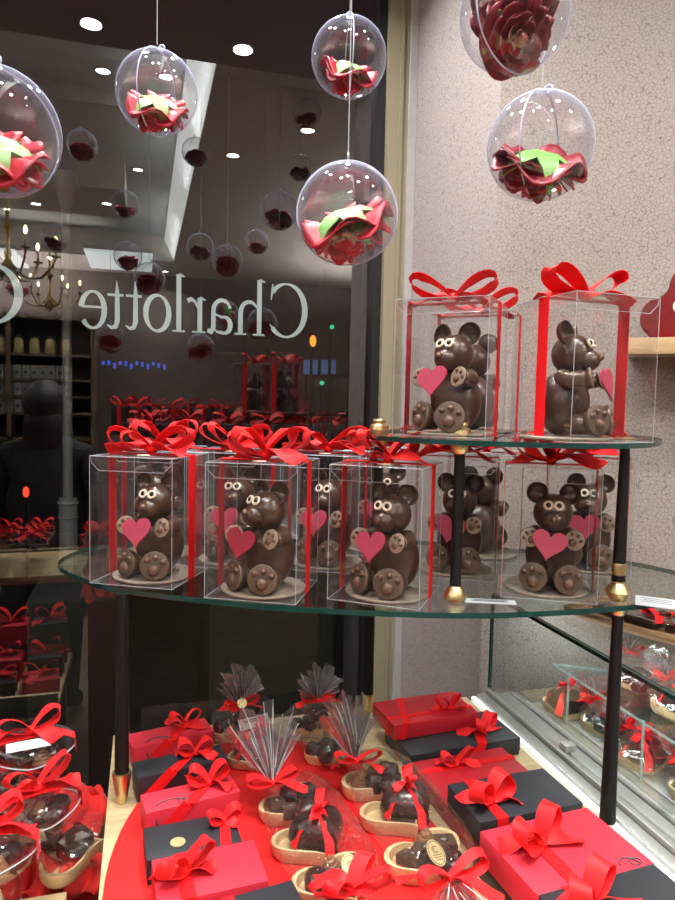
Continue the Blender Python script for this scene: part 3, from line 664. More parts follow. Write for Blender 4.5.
# ------------------------------------------------------------------ gift boxes on the table
def gift_box(c, w, d, h, rz, m, label, group, bowc=None, seed=1, diag=True, bsize=.04, bw=.018, tilt=(0, 0), logo=None, brot=0, bands=None):
    """c = centre of base; lid overhangs base"""
    t = empty('gift_box', c, 0, label, 'gift box', group); t.rotation_euler = (tilt[0], tilt[1], rz)
    b = bmesh.new(); box(b, -w/2+.001, w/2-.001, -d/2+.001, d/2-.001, 0, h*.6, .0006); build('box_base', b, m, t)
    b = bmesh.new(); box(b, -w/2, w/2, -d/2, d/2, h*.25, h, .0012); build('lid', b, m, t)
    bx, by = bowc or (0, 0); b = bmesh.new(); e = .0009
    for kind, off in (bands or (('x', by), ('y', bx))):
        a = bw/2*.8
        if kind == 'x':
            box(b, -w/2-e, w/2+e, off-a, off+a, h, h+e)
            for s in (-1, 1): box(b, s*(w/2+e)-.0004, s*(w/2+e)+.0004, off-a, off+a, 0, h+e)
        elif kind == 'y':
            box(b, off-a, off+a, -d/2-e, d/2+e, h, h+e*1.3)
            for s in (-1, 1): box(b, off-a, off+a, s*(d/2+e)-.0004, s*(d/2+e)+.0004, 0, h+e)
        else:   # slanted band over the top and down the front: off = (x at front, x at back)
            x0, x1 = off
            strip(b, [(x0-(x1-x0)*h/d, -d/2-.0008, .001), (x0, -d/2-.0008, h), (x0+.002*(x1-x0)/d, -d/2, h+e), (x1, d/2, h+e), (x1+(x1-x0)*h/d*.5, d/2+.0008, h*.4)], lambda i: (1, 0, 0), bw, .0006)
    build('ribbon_band', b, 'ribbon_side', t, smooth=False)
    bow(t, bsize, bw, seed, rot=brot, loops=2, up=30, loc=(bx, by, h+.001), droop=.05, h=.36)
    if logo:
        b = bmesh.new(); lx, lz, s = logo
        # a big looping script letter drawn over lid edge
        top = [(lx+s*.9*math.cos(a)*.5, -d/2+.004+abs(math.sin(a))*.016, h+.0006) for a in [PI*.05+PI*.8*i/14 for i in range(15)]]
        tube(b, top, .0011, 5)
        tube(b, [(lx+s*.45*math.cos(a), -d/2-.0006, h*.62+h*.38*math.sin(a)) for a in [PI*.95+PI*.75*i/12 for i in range(13)]], .0011, 5)
        tube(b, [(lx+s*.35+.008*math.cos(a), -d/2+.010+.006*math.sin(a), h+.0006) for a in [2*PI*i/12 for i in range(12)]], .0009, 5, True)
        build('logo', b, 'ink', t)
    return t
GL, GR = 'gift boxes stacked at the left of the table', 'gift boxes along the right of the table'
def C3(px, py, z): p = on(px, py, z); return (p.x, p.y, z)
z0 = TZ+.005
# left column (front bottom edge centres)
def gb(pxl, pyl, pxr, pyr, z, d, h, m, label, group, **k):
    """front bottom edge given by its two ends on height z"""
    a, c = on(pxl, pyl, z), on(pxr, pyr, z); w = (c-a).length; rz = math.atan2(c.y-a.y, c.x-a.x)
    mid = (a+c)/2; n = Vector((-math.sin(rz), math.cos(rz), 0)); q = mid+n*d/2
    return gift_box((q.x, q.y, z), w, d, h, rz, m, label, group, **k)
gb(133, 770, 214, 750, TZ+.001, .055, .037, 'boxred', 'slim red gift box at the back of the left column', GL, bowc=(.028, .004), bands=(('s', (-.01, .04)),), seed=4, bsize=.036, logo=(-.028, 0, .045))
gb(137, 803, 228, 782, TZ+.005, .05, .040, 'boxblack', 'slim black gift box second in the left column', GL, bowc=(.026, .006), bands=(('s', (-.018, .035)),), seed=5, bsize=.034)
gb(146, 842, 240, 818, TZ+.005, .05, .042, 'boxred', 'slim red gift box between two black ones in left column', GL, bowc=(.03, .008), bands=(('s', (-.01, .04)),), seed=6, bsize=.034, logo=(-.032, 0, .05))
k4 = gift_box((.063, .899, z0), .124, .070, .034, R(4), 'boxblack', 'wide black gift box with gold seal in the left column', GL, bowc=(.046, .012), bands=(('s', (.040, .050)),), seed=8, bsize=.024, bw=.014)
b = bmesh.new(); lathe(b, [(0, 0), (.010, 0), (.010, .0006), (0, .0007)], 24, T(-.020, -.010, .0342)); build('gold_seal', b, 'gold', k4)
gift_box((.078, .812, z0), .132, .082, .042, R(4), 'boxred', 'bright red gift box with large bow at bottom left', GL, bowc=(-.030, .0), seed=2, bsize=.040, bw=.022, bands=(('y', -.030),), brot=.5)
gift_box((.128, .722, z0), .100, .070, .047, R(8), 'boxblack', 'black gift box cut off by the bottom edge, left column', GL, bowc=(-.030, -.012), seed=3, bsize=.022, bands=(('y', -.030),))
# right column
zr = TZ+.001
gift_box((.508, 1.139, zr+.033), .172, .098, .028, R(4), 'boxcrimson', 'crimson gift box topmost at the back of right column', GR, bowc=(.040, -.022), bands=(('s', (-.062, -.03)), ('x', -.022)), seed=7, bsize=.034, bw=.013, brot=.3)
gift_box((.543, 1.094, zr), .218, .112, .032, R(3), 'boxblack', 'black gift box under and before the crimson one, right column', GR, bowc=(.052, -.022), bands=(('s', (.030, .075)),), seed=12, bsize=.038, bw=.018, brot=.7)
gift_box((.525, .915, zr), .178, .218, .028, R(3), 'boxcrimson', 'crimson gift box mostly under the black square one', GR, bowc=(-.020, .075), seed=13, bsize=.034, bands=(('x', .075),), bw=.015)
gift_box((.520, .840, zr+.0292), .166, .096, .036, R(2), 'boxblack', 'square black gift box with big bow mid right column', GR, bowc=(-.048, -.012), seed=15, bsize=.048, bw=.021, bands=(('y', -.048),), brot=.5)
gift_box((.520, .735, zr), .176, .120, .031, R(2), 'boxblack', 'black gift box beneath the bright red one', GR, bowc=(-.05, -.045), seed=17, bsize=.016, bands=(('y', -.06),), bw=.012)
gift_box((.514, .708, zr+.0322), .172, .122, .040, R(4), 'boxred', 'bright red gift box with big bow at lower right', GR, bowc=(-.030, .010), seed=16, bsize=.052, bw=.023, logo=(.055, 0, .03), bands=(('y', -.030),), brot=.45)
gift_box((.520, .590, zr), .170, .105, .031, R(2), 'boxred', 'red gift box beneath the black corner box', GR, bowc=(-.05, -.03), seed=19, bsize=.016, bands=(('y', -.05),), bw=.012)
gift_box((.522, .592, zr+.0322), .168, .112, .040, R(4), 'boxblack', 'black gift box at the bottom right corner', GR, bowc=(-.042, .022), seed=18, bsize=.050, bw=.023, bands=(('y', -.042),), brot=.4)

# ------------------------------------------------------------------ wooden dishes, chocolates, cellophane packs
def rounded_heart(w, l):
    P = heart_pts(1.0, 36)
    return [(x*w*1.0, (y+.08)*l*.95) for x, y in P]
def dish_mesh(w, l, h):
    b = bmesh.new(); O_ = rounded_heart(w, l); N = len(O_)
    rings = []
    for sc_, z in ((.90, 0), (.98, h*.35), (1.0, h), (.90, h), (.86, h*.45), (.5, h*.35)): rings.append([b.verts.new((x*sc_, y*sc_, z)) for x, y in O_])
    for A, B in zip(rings, rings[1:]):
        for i in range(N): b.faces.new((A[i], A[(i+1) % N], B[(i+1) % N], B[i]))
    b.faces.new(rings[0][::-1]); b.faces.new(rings[-1])
    return b
dish0 = build('wooden_heart_dish', dish_mesh(.105, .095, .020), 'dish'); dish_used = [0]
def dish(c, rz, label, tilt=(0, 0), sc_=1):
    o = dish0 if not dish_used[0] else link(dish0.copy()); dish_used[0] = 1
    o.location = c; o.rotation_euler = (tilt[0], tilt[1], rz); o.scale = (sc_,)*3
    return tag(o, label, 'dish', 'heart-shaped wooden dishes')
def truffle_mesh(k):
    b = bmesh.new(); r = random.Random(k)
    if k == 0:    # ridged cup with rough top
        lathe(b, [(0, 0), (.011, 0), (.014, .012), (.0135, .016), (.010, .021), (0, .023)], 20)
        for v in b.verts: v.co *= 1+r.uniform(-.06, .06)
        return b, 'choc_dark'
    if k == 1:
        box(b, -.013, .013, -.010, .010, 0, .014, .002); ball(b, (0, 0, .014), (.006, .004, .003), 10); return b, 'choc'
    if k == 2:    # piped swirl
        for i in range(4): torus(b, .0095-.0023*i, .0042, T(0, 0, .005+.0045*i), 18, 8)
        ball(b, (0, 0, .021), (.0035, .0035, .005), 10); return b, 'milk'
    if k == 3:    # broken chunk
        ball(b, (0, 0, .010), (.016, .012, .011), 10)
        for v in b.verts: v.co += Vector((r.uniform(-1, 1), r.uniform(-1, 1), r.uniform(-1, 1)))*.002
        return b, 'choc_dark'
tr = []
for k in range(4): bm_, mm = truffle_mesh(k); tr.append(build(['chocolate_truffle', 'chocolate_square', 'chocolate_swirl', 'chocolate_chunk'][k], bm_, mm, smooth=(k != 3)))
tr_used = [0]*4
def choc_piece(k, c, rz, label, sc_=1):
    o = tr[k] if not tr_used[k] else link(tr[k].copy()); tr_used[k] = 1
    o.location = c; o.rotation_euler = (rnd.uniform(-.25, .25), rnd.uniform(-.25, .25), rz); o.scale = (sc_,)*3
    return tag(o, label, 'chocolate', 'chocolates in the wooden dishes')
def fill_chocs(c, rz, where, seed, n=6, sc_=1.15):
    r = random.Random(seed); sp = [(-.028, .010), (.0, .016), (.028, .010), (-.016, -.012), (.014, -.014), (0, -.034)][:n]
    for i, (x, y) in enumerate(sp):
        X = c[0]+math.cos(rz)*x-math.sin(rz)*y; Y = c[1]+math.sin(rz)*x+math.cos(rz)*y
        k = r.choice((0, 1, 3, 3, 2)); choc_piece(k, (X, Y, c[2]+.009+r.uniform(0, .004)), r.uniform(0, 6), ['dark truffle', 'square bonbon', 'piped milk swirl', 'dark chocolate chunk'][k]+' '+where, sc_)
heart0 = None
def choc_heart(c, rz, label, seed=1):
    """a domed chocolate heart tied with a red ribbon"""
    t = empty('chocolate_heart', c, rz, label, 'chocolate heart', 'ribboned chocolate hearts')
    b = bmesh.new(); P = heart_pts(.085, 36); rings = [[b.verts.new((x*s, y*s, z)) for x, y in P] for s, z in ((.9, 0), (1, .008), (.96, .020), (.80, .031), (.5, .038), (.2, .041))]
    for A, B in zip(rings, rings[1:]):
        for i in range(36): b.faces.new((A[i], A[(i+1) % 36], B[(i+1) % 36], B[i]))
    b.faces.new(rings[0][::-1]); b.faces.new(rings[-1]); build('shell', b, 'choc_dark', t)
    b = bmesh.new(); strip(b, [(-.012+.001*0, -.045, .002), (-.008, -.036, .022), (-.004, -.02, .036), (0, 0, .0425), (.002, .018, .037), (.004, .034, .016)], lambda i: (1, 0, 0), .014, .001)
    strip(b, [(-.043, 0, .004), (-.035, 0, .024), (-.018, .002, .036), (0, .004, .0432), (.018, .006, .036), (.035, .008, .024), (.043, .008, .004)], lambda i: (0, 1, 0), .012, .001)
    build('ribbon_band', b, 'ribbon', t)
    bow(t, .024, .012, seed, rot=1.0, loops=2, loc=(0, .004, .043), tails=2)
    return t
def gold_sticker(c, n, label, rz=0):
    t = empty('gold_seal', c, 0); t.rotation_euler = n; tag(t, label, 'sticker', 'gold seals on the packs')
    b = bmesh.new(); lathe(b, [(0, 0), (.0165, 0), (.0165, .0008), (0, .0009)], 32, SC(.82, 1, 1)); build('seal_disc', b, 'gold', t)
    b = bmesh.new(); torus(b, .0145, .0004, T(0, 0, .0010) @ SC(.82, 1, 1), 32, 6); 
    for s in (-1, 1): tube(b, [(s*.0012+.0038*math.cos(a), .004+.0038*math.sin(a), .0012) for a in [R(50)+R(260)*i/12 for i in range(13)]], .0004, 4)
    for k in range(3): box(b, -.008+.001*k, .008-.001*k, -.003-.003*k, -.0023-.003*k, .0009, .0012)
    build('seal_print', b, 'goldink', t)
def fan_top(parent, mx, Ln, spread, seed, n=9, streaks=.8):
    """gathered cellophane spreading from the bow as a pleated fan"""
    r = random.Random(seed); b = bmesh.new(); K = n*4; rows = []
    for j in range(9):
        v = j/8; row = []
        for i in range(K+1):
            u = i/K; a = (u-.5)*spread; ph = math.cos(u*n*2*PI)
            L = Ln*v*(1-.22*abs(2*u-1)**2+.10*math.sin(u*23+seed))
            off = ph*(.002+.013*v)
            row.append(b.verts.new(mx @ Vector((L*math.sin(a)+.004*(u-.5), off+.004*math.sin(u*7+v*4), L*math.cos(a)))))
        rows.append(row)
    for j in range(8):
        for i in range(K): b.faces.new((rows[j][i], rows[j][i+1], rows[j+1][i+1], rows[j+1][i]))
    rows = [[q.co.copy() for q in row] for row in rows]; f_o = build('gathered_top', b, 'fan', parent)
    b = bmesh.new()
    for i in range(0, K+1, 2):
        if (i % 4 and r.random() < .2) or r.random() > streaks+.2: continue
        e = r.randint(5, 8); s0 = r.randint(0, 3); tube(b, [rows[j][i]+Vector((0, -.0004, 0)) for j in range(s0, e+1)], [.00035+.0008*r.random()*math.sin(PI*(j-s0+.6)/(e-s0+1.2)) for j in range(s0, e+1)], 5)
    build('fold_glints', b, 'fold_glint', f_o)  # highlight streaks modelled as pale tubes along the pleat ridges
    return f_o
def pack(c, rz, w, l, h, neck, fan_dir, label, seed=1, fanL=.085, spread=1.5, bows=True, bowsize=.04):
    """cellophane bag over dishes: rounded puffy hull, neck point (local), fan direction (heading, pitch)"""
    t = empty('cellophane_pack', c, rz, label, 'cellophane wrap', 'cellophane packs tied with red bows')
    b = bmesh.new(); bmesh.ops.create_uvsphere(b, u_segments=40, v_segments=20, radius=1); r = random.Random(seed); nk = Vector(neck)
    for v in b.verts:
        q = v.co.copy(); s = lambda a: math.copysign(abs(a)**.7, a)
        p = Vector((s(q.x)*w/2, s(q.y)*l/2, max(0.001, (q.z*.5+.5)**.8*h)))
        k = max(0, 1-(Vector((p.x, p.y, p.z))-nk).length/.07); p = p.lerp(nk, k**1.2*.9)
        an = math.atan2(p.y-nk.y, p.x-nk.x); p += Vector((0, 0, 1))*.0022*math.sin(an*17+seed)*(q.z > 0)
        v.co = p
    build('bag', b, 'cello', t)
    hd, pt = fan_dir; mx = T(*neck) @ RZ(hd) @ RX(pt)
    fan_top(t, mx, fanL, spread, seed); fan_top(t, mx @ T(0, .004, 0) @ RX(.35), fanL*.8, spread*1.1, seed+3, 7)
    if bows: bow(t, bowsize, .013, seed+20, rot=hd, loops=2, loc=(neck[0], neck[1]-.004, neck[2]-.003), tails=2, up=12, droop=.2)
    return t
# front left pack: three dishes in a line
zt_ = TZ+.006
def P3(px, py, z=zt_): p = on(px, py, z); return (p.x, p.y, z)
dR = R(18)
d1 = P3(296, 815); dish(d1, dR+.2, 'wooden dish of dark chocolates under the left fan of cellophane'); fill_chocs(d1, dR, 'in the dish below the left cellophane fan', 1, 6)
d2 = P3(312, 853, zt_); dish(d2, dR, 'wooden dish under the left ribboned heart', sc_=1.0); choc_heart((d2[0]+.012, d2[1]+.005, d2[2]+.014), dR, 'dark chocolate heart with red ribbon in the left front pack', 3)
d3 = P3(338, 896, zt_); dish(d3, dR, 'wooden dish of truffles cut by the bottom edge', sc_=1.05); fill_chocs(d3, dR, 'in the bottom left dish', 2, 5, 1.2)
choc_piece(2, (d3[0]+.0, d3[1]+.022, zt_+.012), 0, 'milk swirl beside the left gold seal', 1.2)
s_ = P3(352, 868, TZ+.045); gold_sticker(s_, (R(35), 0, dR), 'oval gold seal on the left front pack')
e1 = P3(378, 790); dish(e1, dR+.3, 'round-lobed wooden dish of chocolate chunks under the right cellophane fan', sc_=1.1); fill_chocs(e1, dR, 'in the dish below the right cellophane fan', 5, 6, 1.25)
e2 = P3(399, 825, zt_); dish(e2, dR, 'wooden dish under the right ribboned heart', sc_=1.05); choc_heart((e2[0]+.018, e2[1]+.006, e2[2]+.014), dR, 'dark chocolate heart with red ribbon in the right front pack', 4)
e3 = P3(432, 872, zt_); dish(e3, dR, 'wooden dish of truffles with gold seal, front of right pack', sc_=1.15); fill_chocs(e3, dR, 'in the front right dish', 8, 6, 1.3)
choc_piece(2, (e3[0]+.0, e3[1]+.025, zt_+.012), 0, 'milk swirl beside the right gold seal', 1.3)
s_ = P3(436, 853, TZ+.05); gold_sticker(s_, (R(35), R(10), dR), 'oval gold seal on the right front pack')
h1 = P3(236, 738); dish(h1, dR, 'wooden dish in the back left pack', sc_=.8); fill_chocs(h1, dR, 'in the back left dish', 11, 5, 1)
h1b = P3(254, 764); dish(h1b, dR, 'wooden dish behind the left cellophane fan', sc_=.8); choc_heart((h1b[0]+.01, h1b[1]+.005, h1b[2]+.012), dR, 'dark chocolate heart behind the left cellophane fan', 9)
h2 = P3(313, 732); dish(h2, dR, 'wooden dish in the back right pack', sc_=.8); fill_chocs(h2, dR, 'in the back right dish', 12, 5, 1)
h3 = P3(330, 760); dish(h3, dR, 'wooden dish behind the right cellophane fan', sc_=.8); fill_chocs(h3, dR, 'in the dish behind the right cellophane fan', 13, 6, 1.1)
def mid(a, b_): return ((a[0]+b_[0])/2, (a[1]+b_[1])/2)
def pk(a, b_, w, h, px, py, zn, fan_dir, label, **k):
    cx_, cy_ = mid(a, b_); dx, dy = a[0]-b_[0], a[1]-b_[1]; l = math.hypot(dx, dy)+.12; rz = math.atan2(dy, dx)-PI/2
    n = on(px, py, zn); q = Vector((n.x-cx_, n.y-cy_)); ca, sa = math.cos(-rz), math.sin(-rz)
    return pack((cx_, cy_, TZ+.005), rz, w, l, h, (ca*q.x-sa*q.y, sa*q.x+ca*q.y, zn-TZ-.005), fan_dir, label, **k)
pk(d1, d3, .125, .055, 272, 782, TZ+.06, (R(0), R(-38)), 'large cellophane pack with shiny fan, front left of centre', seed=1, fanL=.112, spread=1.3)
pk(e1, e3, .13, .06, 356, 760, TZ+.06, (R(8), R(-32)), 'large cellophane pack with narrow fan, front right of centre', seed=2, fanL=.10, spread=1.1)
pk(h1, h1b, .095, .05, 240, 705, TZ+.07, (R(12), R(-5)), 'small cellophane pack with white label at back left', seed=3, fanL=.07, spread=1.6, bowsize=.035)
pk(h2, h3, .10, .05, 318, 700, TZ+.07, (R(5), R(0)), 'small cellophane pack with upright fan at back right', seed=4, fanL=.065, spread=1.9, bowsize=.035)
# gathered end of the right front pack, towards the viewer
nk = on(450, 880, TZ+.05)
t = empty('cellophane_tuft', nk, 0, 'gathered cellophane end with red bow at the bottom centre', 'cellophane wrap'); fan_top(t, RZ(R(-10)) @ RX(R(115)), .07, 1.6, 5, 7, .2); bow(t, .052, .014, 33, rot=R(8), loops=2, loc=(0, 0, 0), up=14, tails=2)
nk = on(350, 893, TZ+.055)
t = empty('red_ribbon_bow', nk, 0, 'red ribbon bow at the bottom centre left of the gathered cellophane', 'bow'); bow(t, .05, .02, 35, rot=R(-5), loops=4, loc=(0, 0, 0), up=14, tails=2)
p = on(254, 722, TZ+.065); cd = card((p.x, p.y, TZ+.065), .058, .018, R(18), 'white label on the back left cellophane pack', tilt=R(55), n=2)
b = bmesh.new(); lathe(b, [(0, 0), (.009, 0), (.009, .0006), (0, .0007)], 24); p = on(242, 703, TZ+.078)
t = build('gold_seal', b, 'gold', loc=p, rot=(R(60), 0, 0)); tag(t, 'round gold seal at the neck of the back left pack', 'sticker', 'gold seals on the packs')
b = bmesh.new()

# ------------------------------------------------------------------ left table with clear boxes
lt_ = empty('side_table', (0, 0, 0), 0, 'plywood side table at the left edge', 'table')
LZ = .90
b = bmesh.new(); box(b, -.95, -.105, .45, .98, LZ-.03, LZ, .001); build('tabletop', b, 'ply', lt_)
for sx in (-.9, -.14):
    for sy in (.5, .93): b = bmesh.new(); box(b, sx-.02, sx+.02, sy-.02, sy+.02, 0, LZ-.03); build('leg', b, 'ply', lt_, smooth=False)
SZ = 1.0
ls = empty('low_glass_stand', (0, 0, 0), 0, 'small glass shelf on black posts at the left edge', 'display stand')
b = bmesh.new(); LS = smooth_outline([(-.95, .62), (-.95, .93), (-.5, .97), (-.22, .95), (-.145, .87), (-.17, .74), (-.3, .64), (-.6, .6)])
prism(b, LS, SZ-.007, SZ, side=1); build('glass_shelf', b, None, ls, smooth=False, mats=['shelfglass', 'edgelite'])
for x, y in ((-.185, .80), (-.8, .7), (-.8, .9)):
    b = bmesh.new(); cyl(b, (x, y, LZ), (x, y, SZ-.007), .010); build('post', b, 'pole', ls)
def heart_box(c, rz, w, h, label, seed, has_card=False, sc2=.9, tilt=(0, 0)):
    t = empty('clear_heart_box', c, rz, label, 'gift box', 'clear heart boxes of chocolates'); t.rotation_euler = (tilt[0], tilt[1], rz)
    b = bmesh.new(); P = [(.35*x+.325*w*math.sin(2*PI*i/48)*.98, (.35*y+.325*w*math.cos(2*PI*i/48))*sc2) for i, (x, y) in enumerate(heart_pts(w, 48))]; rings = [[b.verts.new((x*s, y*s, z)) for x, y in P] for s, z in ((.80, 0), (.86, .003), (.97, h*.55), (.97, h*.55))]
    for A, B in zip(rings[:2], rings[1:3]):
        for i in range(48): b.faces.new((A[i], A[(i+1) % 48], B[(i+1) % 48], B[i]))
    b.faces.new(rings[0][::-1]); build('tub', b, 'lid', t)
    b = bmesh.new(); rings = [[b.verts.new((x*s, y*s, z)) for x, y in P] for s, z in ((1.0, h*.5), (1.0, h*.58), (.95, h*.86), (.85, h*.97), (.6, h*1.03), (.3, h*1.05))]
    for A, B in zip(rings, rings[1:]):
        for i in range(48): b.faces.new((A[i], A[(i+1) % 48], B[(i+1) % 48], B[i]))
    b.faces.new(rings[-1]); build('lid', b, 'lid', t)
    b = bmesh.new(); tube(b, [(x*1.01, y*1.01, h*.5) for x, y in P], .0010, 6, True); build('rim', b, 'crease', t)
    b = bmesh.new(); strip(b, [(-w*.5, 0, h*.25), (-w*.49, 0, h*.8), (-w*.3, 0, h*1.06), (0, 0, h*1.1), (w*.3, 0, h*1.06), (w*.49, 0, h*.8), (w*.5, 0, h*.25)], lambda i: (0, 1, 0), .022, .0008)
    build('ribbon_band', b, 'ribbon', t); bow(t, .05, .022, seed, rot=.2, loops=2, loc=(0, 0, h*1.1), up=26, tails=2, h=.34)
    if has_card: b = bmesh.new(); box(b, -.03, .03, -.011, .011, 0, .0006, mx=T(-.005, -.030, h*1.07) @ RX(R(10))); build('label', b, 'card', t, smooth=False)
    r = random.Random(seed)
    for i in range(7):
        a = 2*PI*i/6; q = .028 if i < 6 else 0; X, Y = q*math.cos(a), q*math.sin(a)+.003
        p = Matrix.LocRotScale(Vector(c), Euler((tilt[0], tilt[1], rz)), None) @ Vector((X, Y, .005)); k = r.choice((0, 1, 3, 3, 2))
        o = choc_piece(k, p, r.uniform(0, 6), 'bonbon inside the '+label.split(' with')[0], 1.15); o['group'] = 'chocolates in the clear heart boxes'
    return t
q = on(32, 765, 1.04); 
heart_box((q.x, q.y, SZ+.042), R(10), .125, .042, 'topmost clear box at the left edge with card and bow', 41, True)
heart_box((q.x-.02, q.y+.005, SZ+.0005), R(-10), .115, .036, 'clear box underneath the topmost one at left', 44)
q = on(38, 812, 1.02); heart_box((q.x, q.y, SZ+.001), R(20), .115, .046, 'middle clear box at the left edge beneath a loose bow', 42)
q = on(-2, 850, 1.02); heart_box((q.x-.01, q.y-.01, SZ+.001), R(0), .12, .048, 'nearest clear box cut off by the left edge', 43)
# more boxes further left: they appear in the window
for i in range(5):
    for j in range(3):
        x = -.42-.125*i; y = .70+.115*j
        if i < 5: heart_box((x, y, SZ+.001), R(rnd.uniform(-20, 20)), .105, .04, 'clear box left of the picture, mirrored in the dark glass', 60+i*3+j)
lw = empty('low_bench', (0, 0, 0), 0, 'low plywood bench of gift boxes left of the picture, mirrored in the window', 'bench')
b = bmesh.new(); box(b, -1.0, -.27, 1.02, 1.50, .57, .60, .001); box(b, -1.0, -.27, 1.49, 1.505, .57, .64, .001); build('bench_top', b, 'ply', lw)
for sx in (-.95, -.31):
    for sy in (1.06, 1.44): b = bmesh.new(); box(b, sx-.02, sx+.02, sy-.02, sy+.02, 0, .57); build('leg', b, 'ply', lw, smooth=False)
k = 0
for j, (y, zz) in enumerate(((1.09, .601), (1.22, .601), (1.35, .601), (1.09, .682))):
    for i in range(5):
        gift_box((-.34-.135*i, y, zz), .115, .10, .075 if j != 2 else .045, rnd.uniform(-.15, .15), ('boxred', 'boxblack')[(i+j) % 2], ('red', 'black')[(i+j) % 2]+' gift box on the low bench, mirrored at the lower left of the window', 'gift boxes on the low bench', seed=200+k, bsize=.06, bw=.026, bands=(('x', 0),)); k += 1
# bagged chocolates on wood
d = on(72, 862, LZ+.0); 
o = dish((d.x, d.y, LZ+.001), R(100), 'wooden dish of bagged chocolates below the clear boxes at left', sc_=1.15)
for k in range(4): choc_piece(3, (d.x+rnd.uniform(-.03, .02), d.y+rnd.uniform(-.02, .02), LZ+.014+.010*(k//2)), rnd.uniform(0, 6), 'dark chunk bagged below the clear boxes at left', 1.7)
pack((d.x, d.y, LZ+.001), R(100), .125, .13, .06, (.0, .05, .055), (0, R(-60)), 'cellophane bag of dark chocolates below the clear boxes', seed=8, fanL=.04, spread=1.2, bows=False)
# red cloth between the two tables
b = bmesh.new(); N = 44; g = []
for j in range(N+1):
    row = []
    for i in range(N+1):
        u, v = i/N, j/N; x = -.215+.155*u; y = 1.0+.24*v
        z = .78+.23*min(1, (1-abs(v-.45)*1.1))*(1-.3*abs(u-.4)) + .016*math.sin(u*13+v*9)*math.sin(v*11+2)+.009*math.sin(u*23-v*17)+.006*math.sin(v*37+u*9)
        row.append(b.verts.new((x+.012*math.sin(v*21), y+.01*math.sin(u*25), z)))
    g.append(row)
for j in range(N):
    for i in range(N): b.faces.new((g[j][i], g[j][i+1], g[j+1][i+1], g[j+1][i]))
o = build('red_cloth', b, 'fabric'); sd = o.modifiers.new('t', 'SOLIDIFY'); sd.thickness = .003
tag(o, 'crumpled red cloth bunched between the side table and the main table', 'cloth')
b = bmesh.new(); box(b, -.20, -.075, 1.05, 1.2, 0, .84, .003); o = build('draped_plinth', b, 'fabric'); tag(o, 'low red plinth holding up the crumpled red cloth', 'plinth')

# ------------------------------------------------------------------ display case at right
XC = .742
case = empty('glass_display_case', (0, 0, 0), 0, 'low glass display case with aluminium rails at right', 'display case')
# plan: front edge x=XC from y=.05 to 1.32, back follows the angled wall
def wallx(y): return CX+(CY-y)*DX/(-DY)
y1 = 1.335; y0 = .1
plan = [(XC-.06, y0), (XC-.06, y1-.04), (XC+.02, y1-.04), (1.35, CY-(1.35-CX)*(-DY)/DX-.03), (1.35, y0)]
b = bmesh.new(); prism(b, plan, 0, .955); build('cabinet_base', b, 'shelfwall', case, smooth=False)
b = bmesh.new(); box(b, XC-.055, XC-.046, y0, y1-.04, .955, .967); build('light_strip', b, 'led', case, smooth=False)
b = bmesh.new()
for k, (xa, xb, h) in enumerate(((XC-.044, XC-.022, .972), (XC-.020, XC-.012, .980), (XC-.010, XC+.004, .974), (XC+.010, XC+.035, .968), (XC+.040, XC+.048, .974), (XC+.056, XC+.075, .968))):
    box(b, xa, xb, y0, y1-.04-(.06 if k > 3 else 0), .945, h, .0015)
build('aluminium_rail', b, 'steel', case)
b = bmesh.new(); box(b, XC-.004, XC+.0, y0, y1-.02, .975, 1.182)
o = build('front_glass', b, 'caseglass', case, smooth=False)
b = bmesh.new(); box(b, XC-.0045, XC+.0045, y0, y1-.02, 1.180, 1.187); box(b, XC-.004, XC+.002, y1-.024, y1-.018, .975, 1.182); build('glass_edge', b, 'edge', case, smooth=False)
b = bmesh.new(); prism(b, [(XC+.003, y0), (XC+.003, y1-.03), (XC+.03, y1-.04), (1.3, CY-(1.3-CX)*(-DY)/DX-.03), (1.3, y0)], 1.183, 1.188); build('top_glass', b, 'caseglass', case, smooth=False)
b = bmesh.new(); prism(b, [(XC+.06, y0), (XC+.06, 1.17), (1.2, CY-(1.2-CX)*(-DY)/DX-.05), (1.2, y0)], 1.075, 1.080, side=1); build('glass_shelf', b, None, case, smooth=False, mats=['caseglass', 'edgelite'])
for y in (1.13, .92, .66):
    b = bmesh.new(); cyl(b, (XC+.07, y, .968), (XC+.07, y, 1.075), .0025, seg=8); build('shelf_post', b, 'edgelite', case)
b = bmesh.new(); box(b, XC-.012, XC+.012, 1.015, 1.035, .978, .992, .003); build('glass_clip', b, 'steel', case)
b = bmesh.new(); prism(b, [(XC+.08, y0), (XC+.08, 1.22), (1.25, CY-(1.25-CX)*(-DY)/DX-.04), (1.25, y0)], .956, .967); build('deck', b, 'white_trim', case, smooth=False)
def casedish(px, py, z, rz, seed, label, heart=False):
    c = on(px, py, z)
    if c.x < XC+.055: c = onx(px, py, XC+.13); c.z = z
    c = (c.x, c.y, z+.001)
    dish(c, rz, 'wooden dish '+label, sc_=.95)
    if heart: choc_heart((c[0], c[1], c[2]+.014), rz, 'ribboned chocolate heart '+label, seed)
    else: fill_chocs(c, rz, label, seed, 5, 1.1)
    return c
ZS = 1.081; ZD = .968
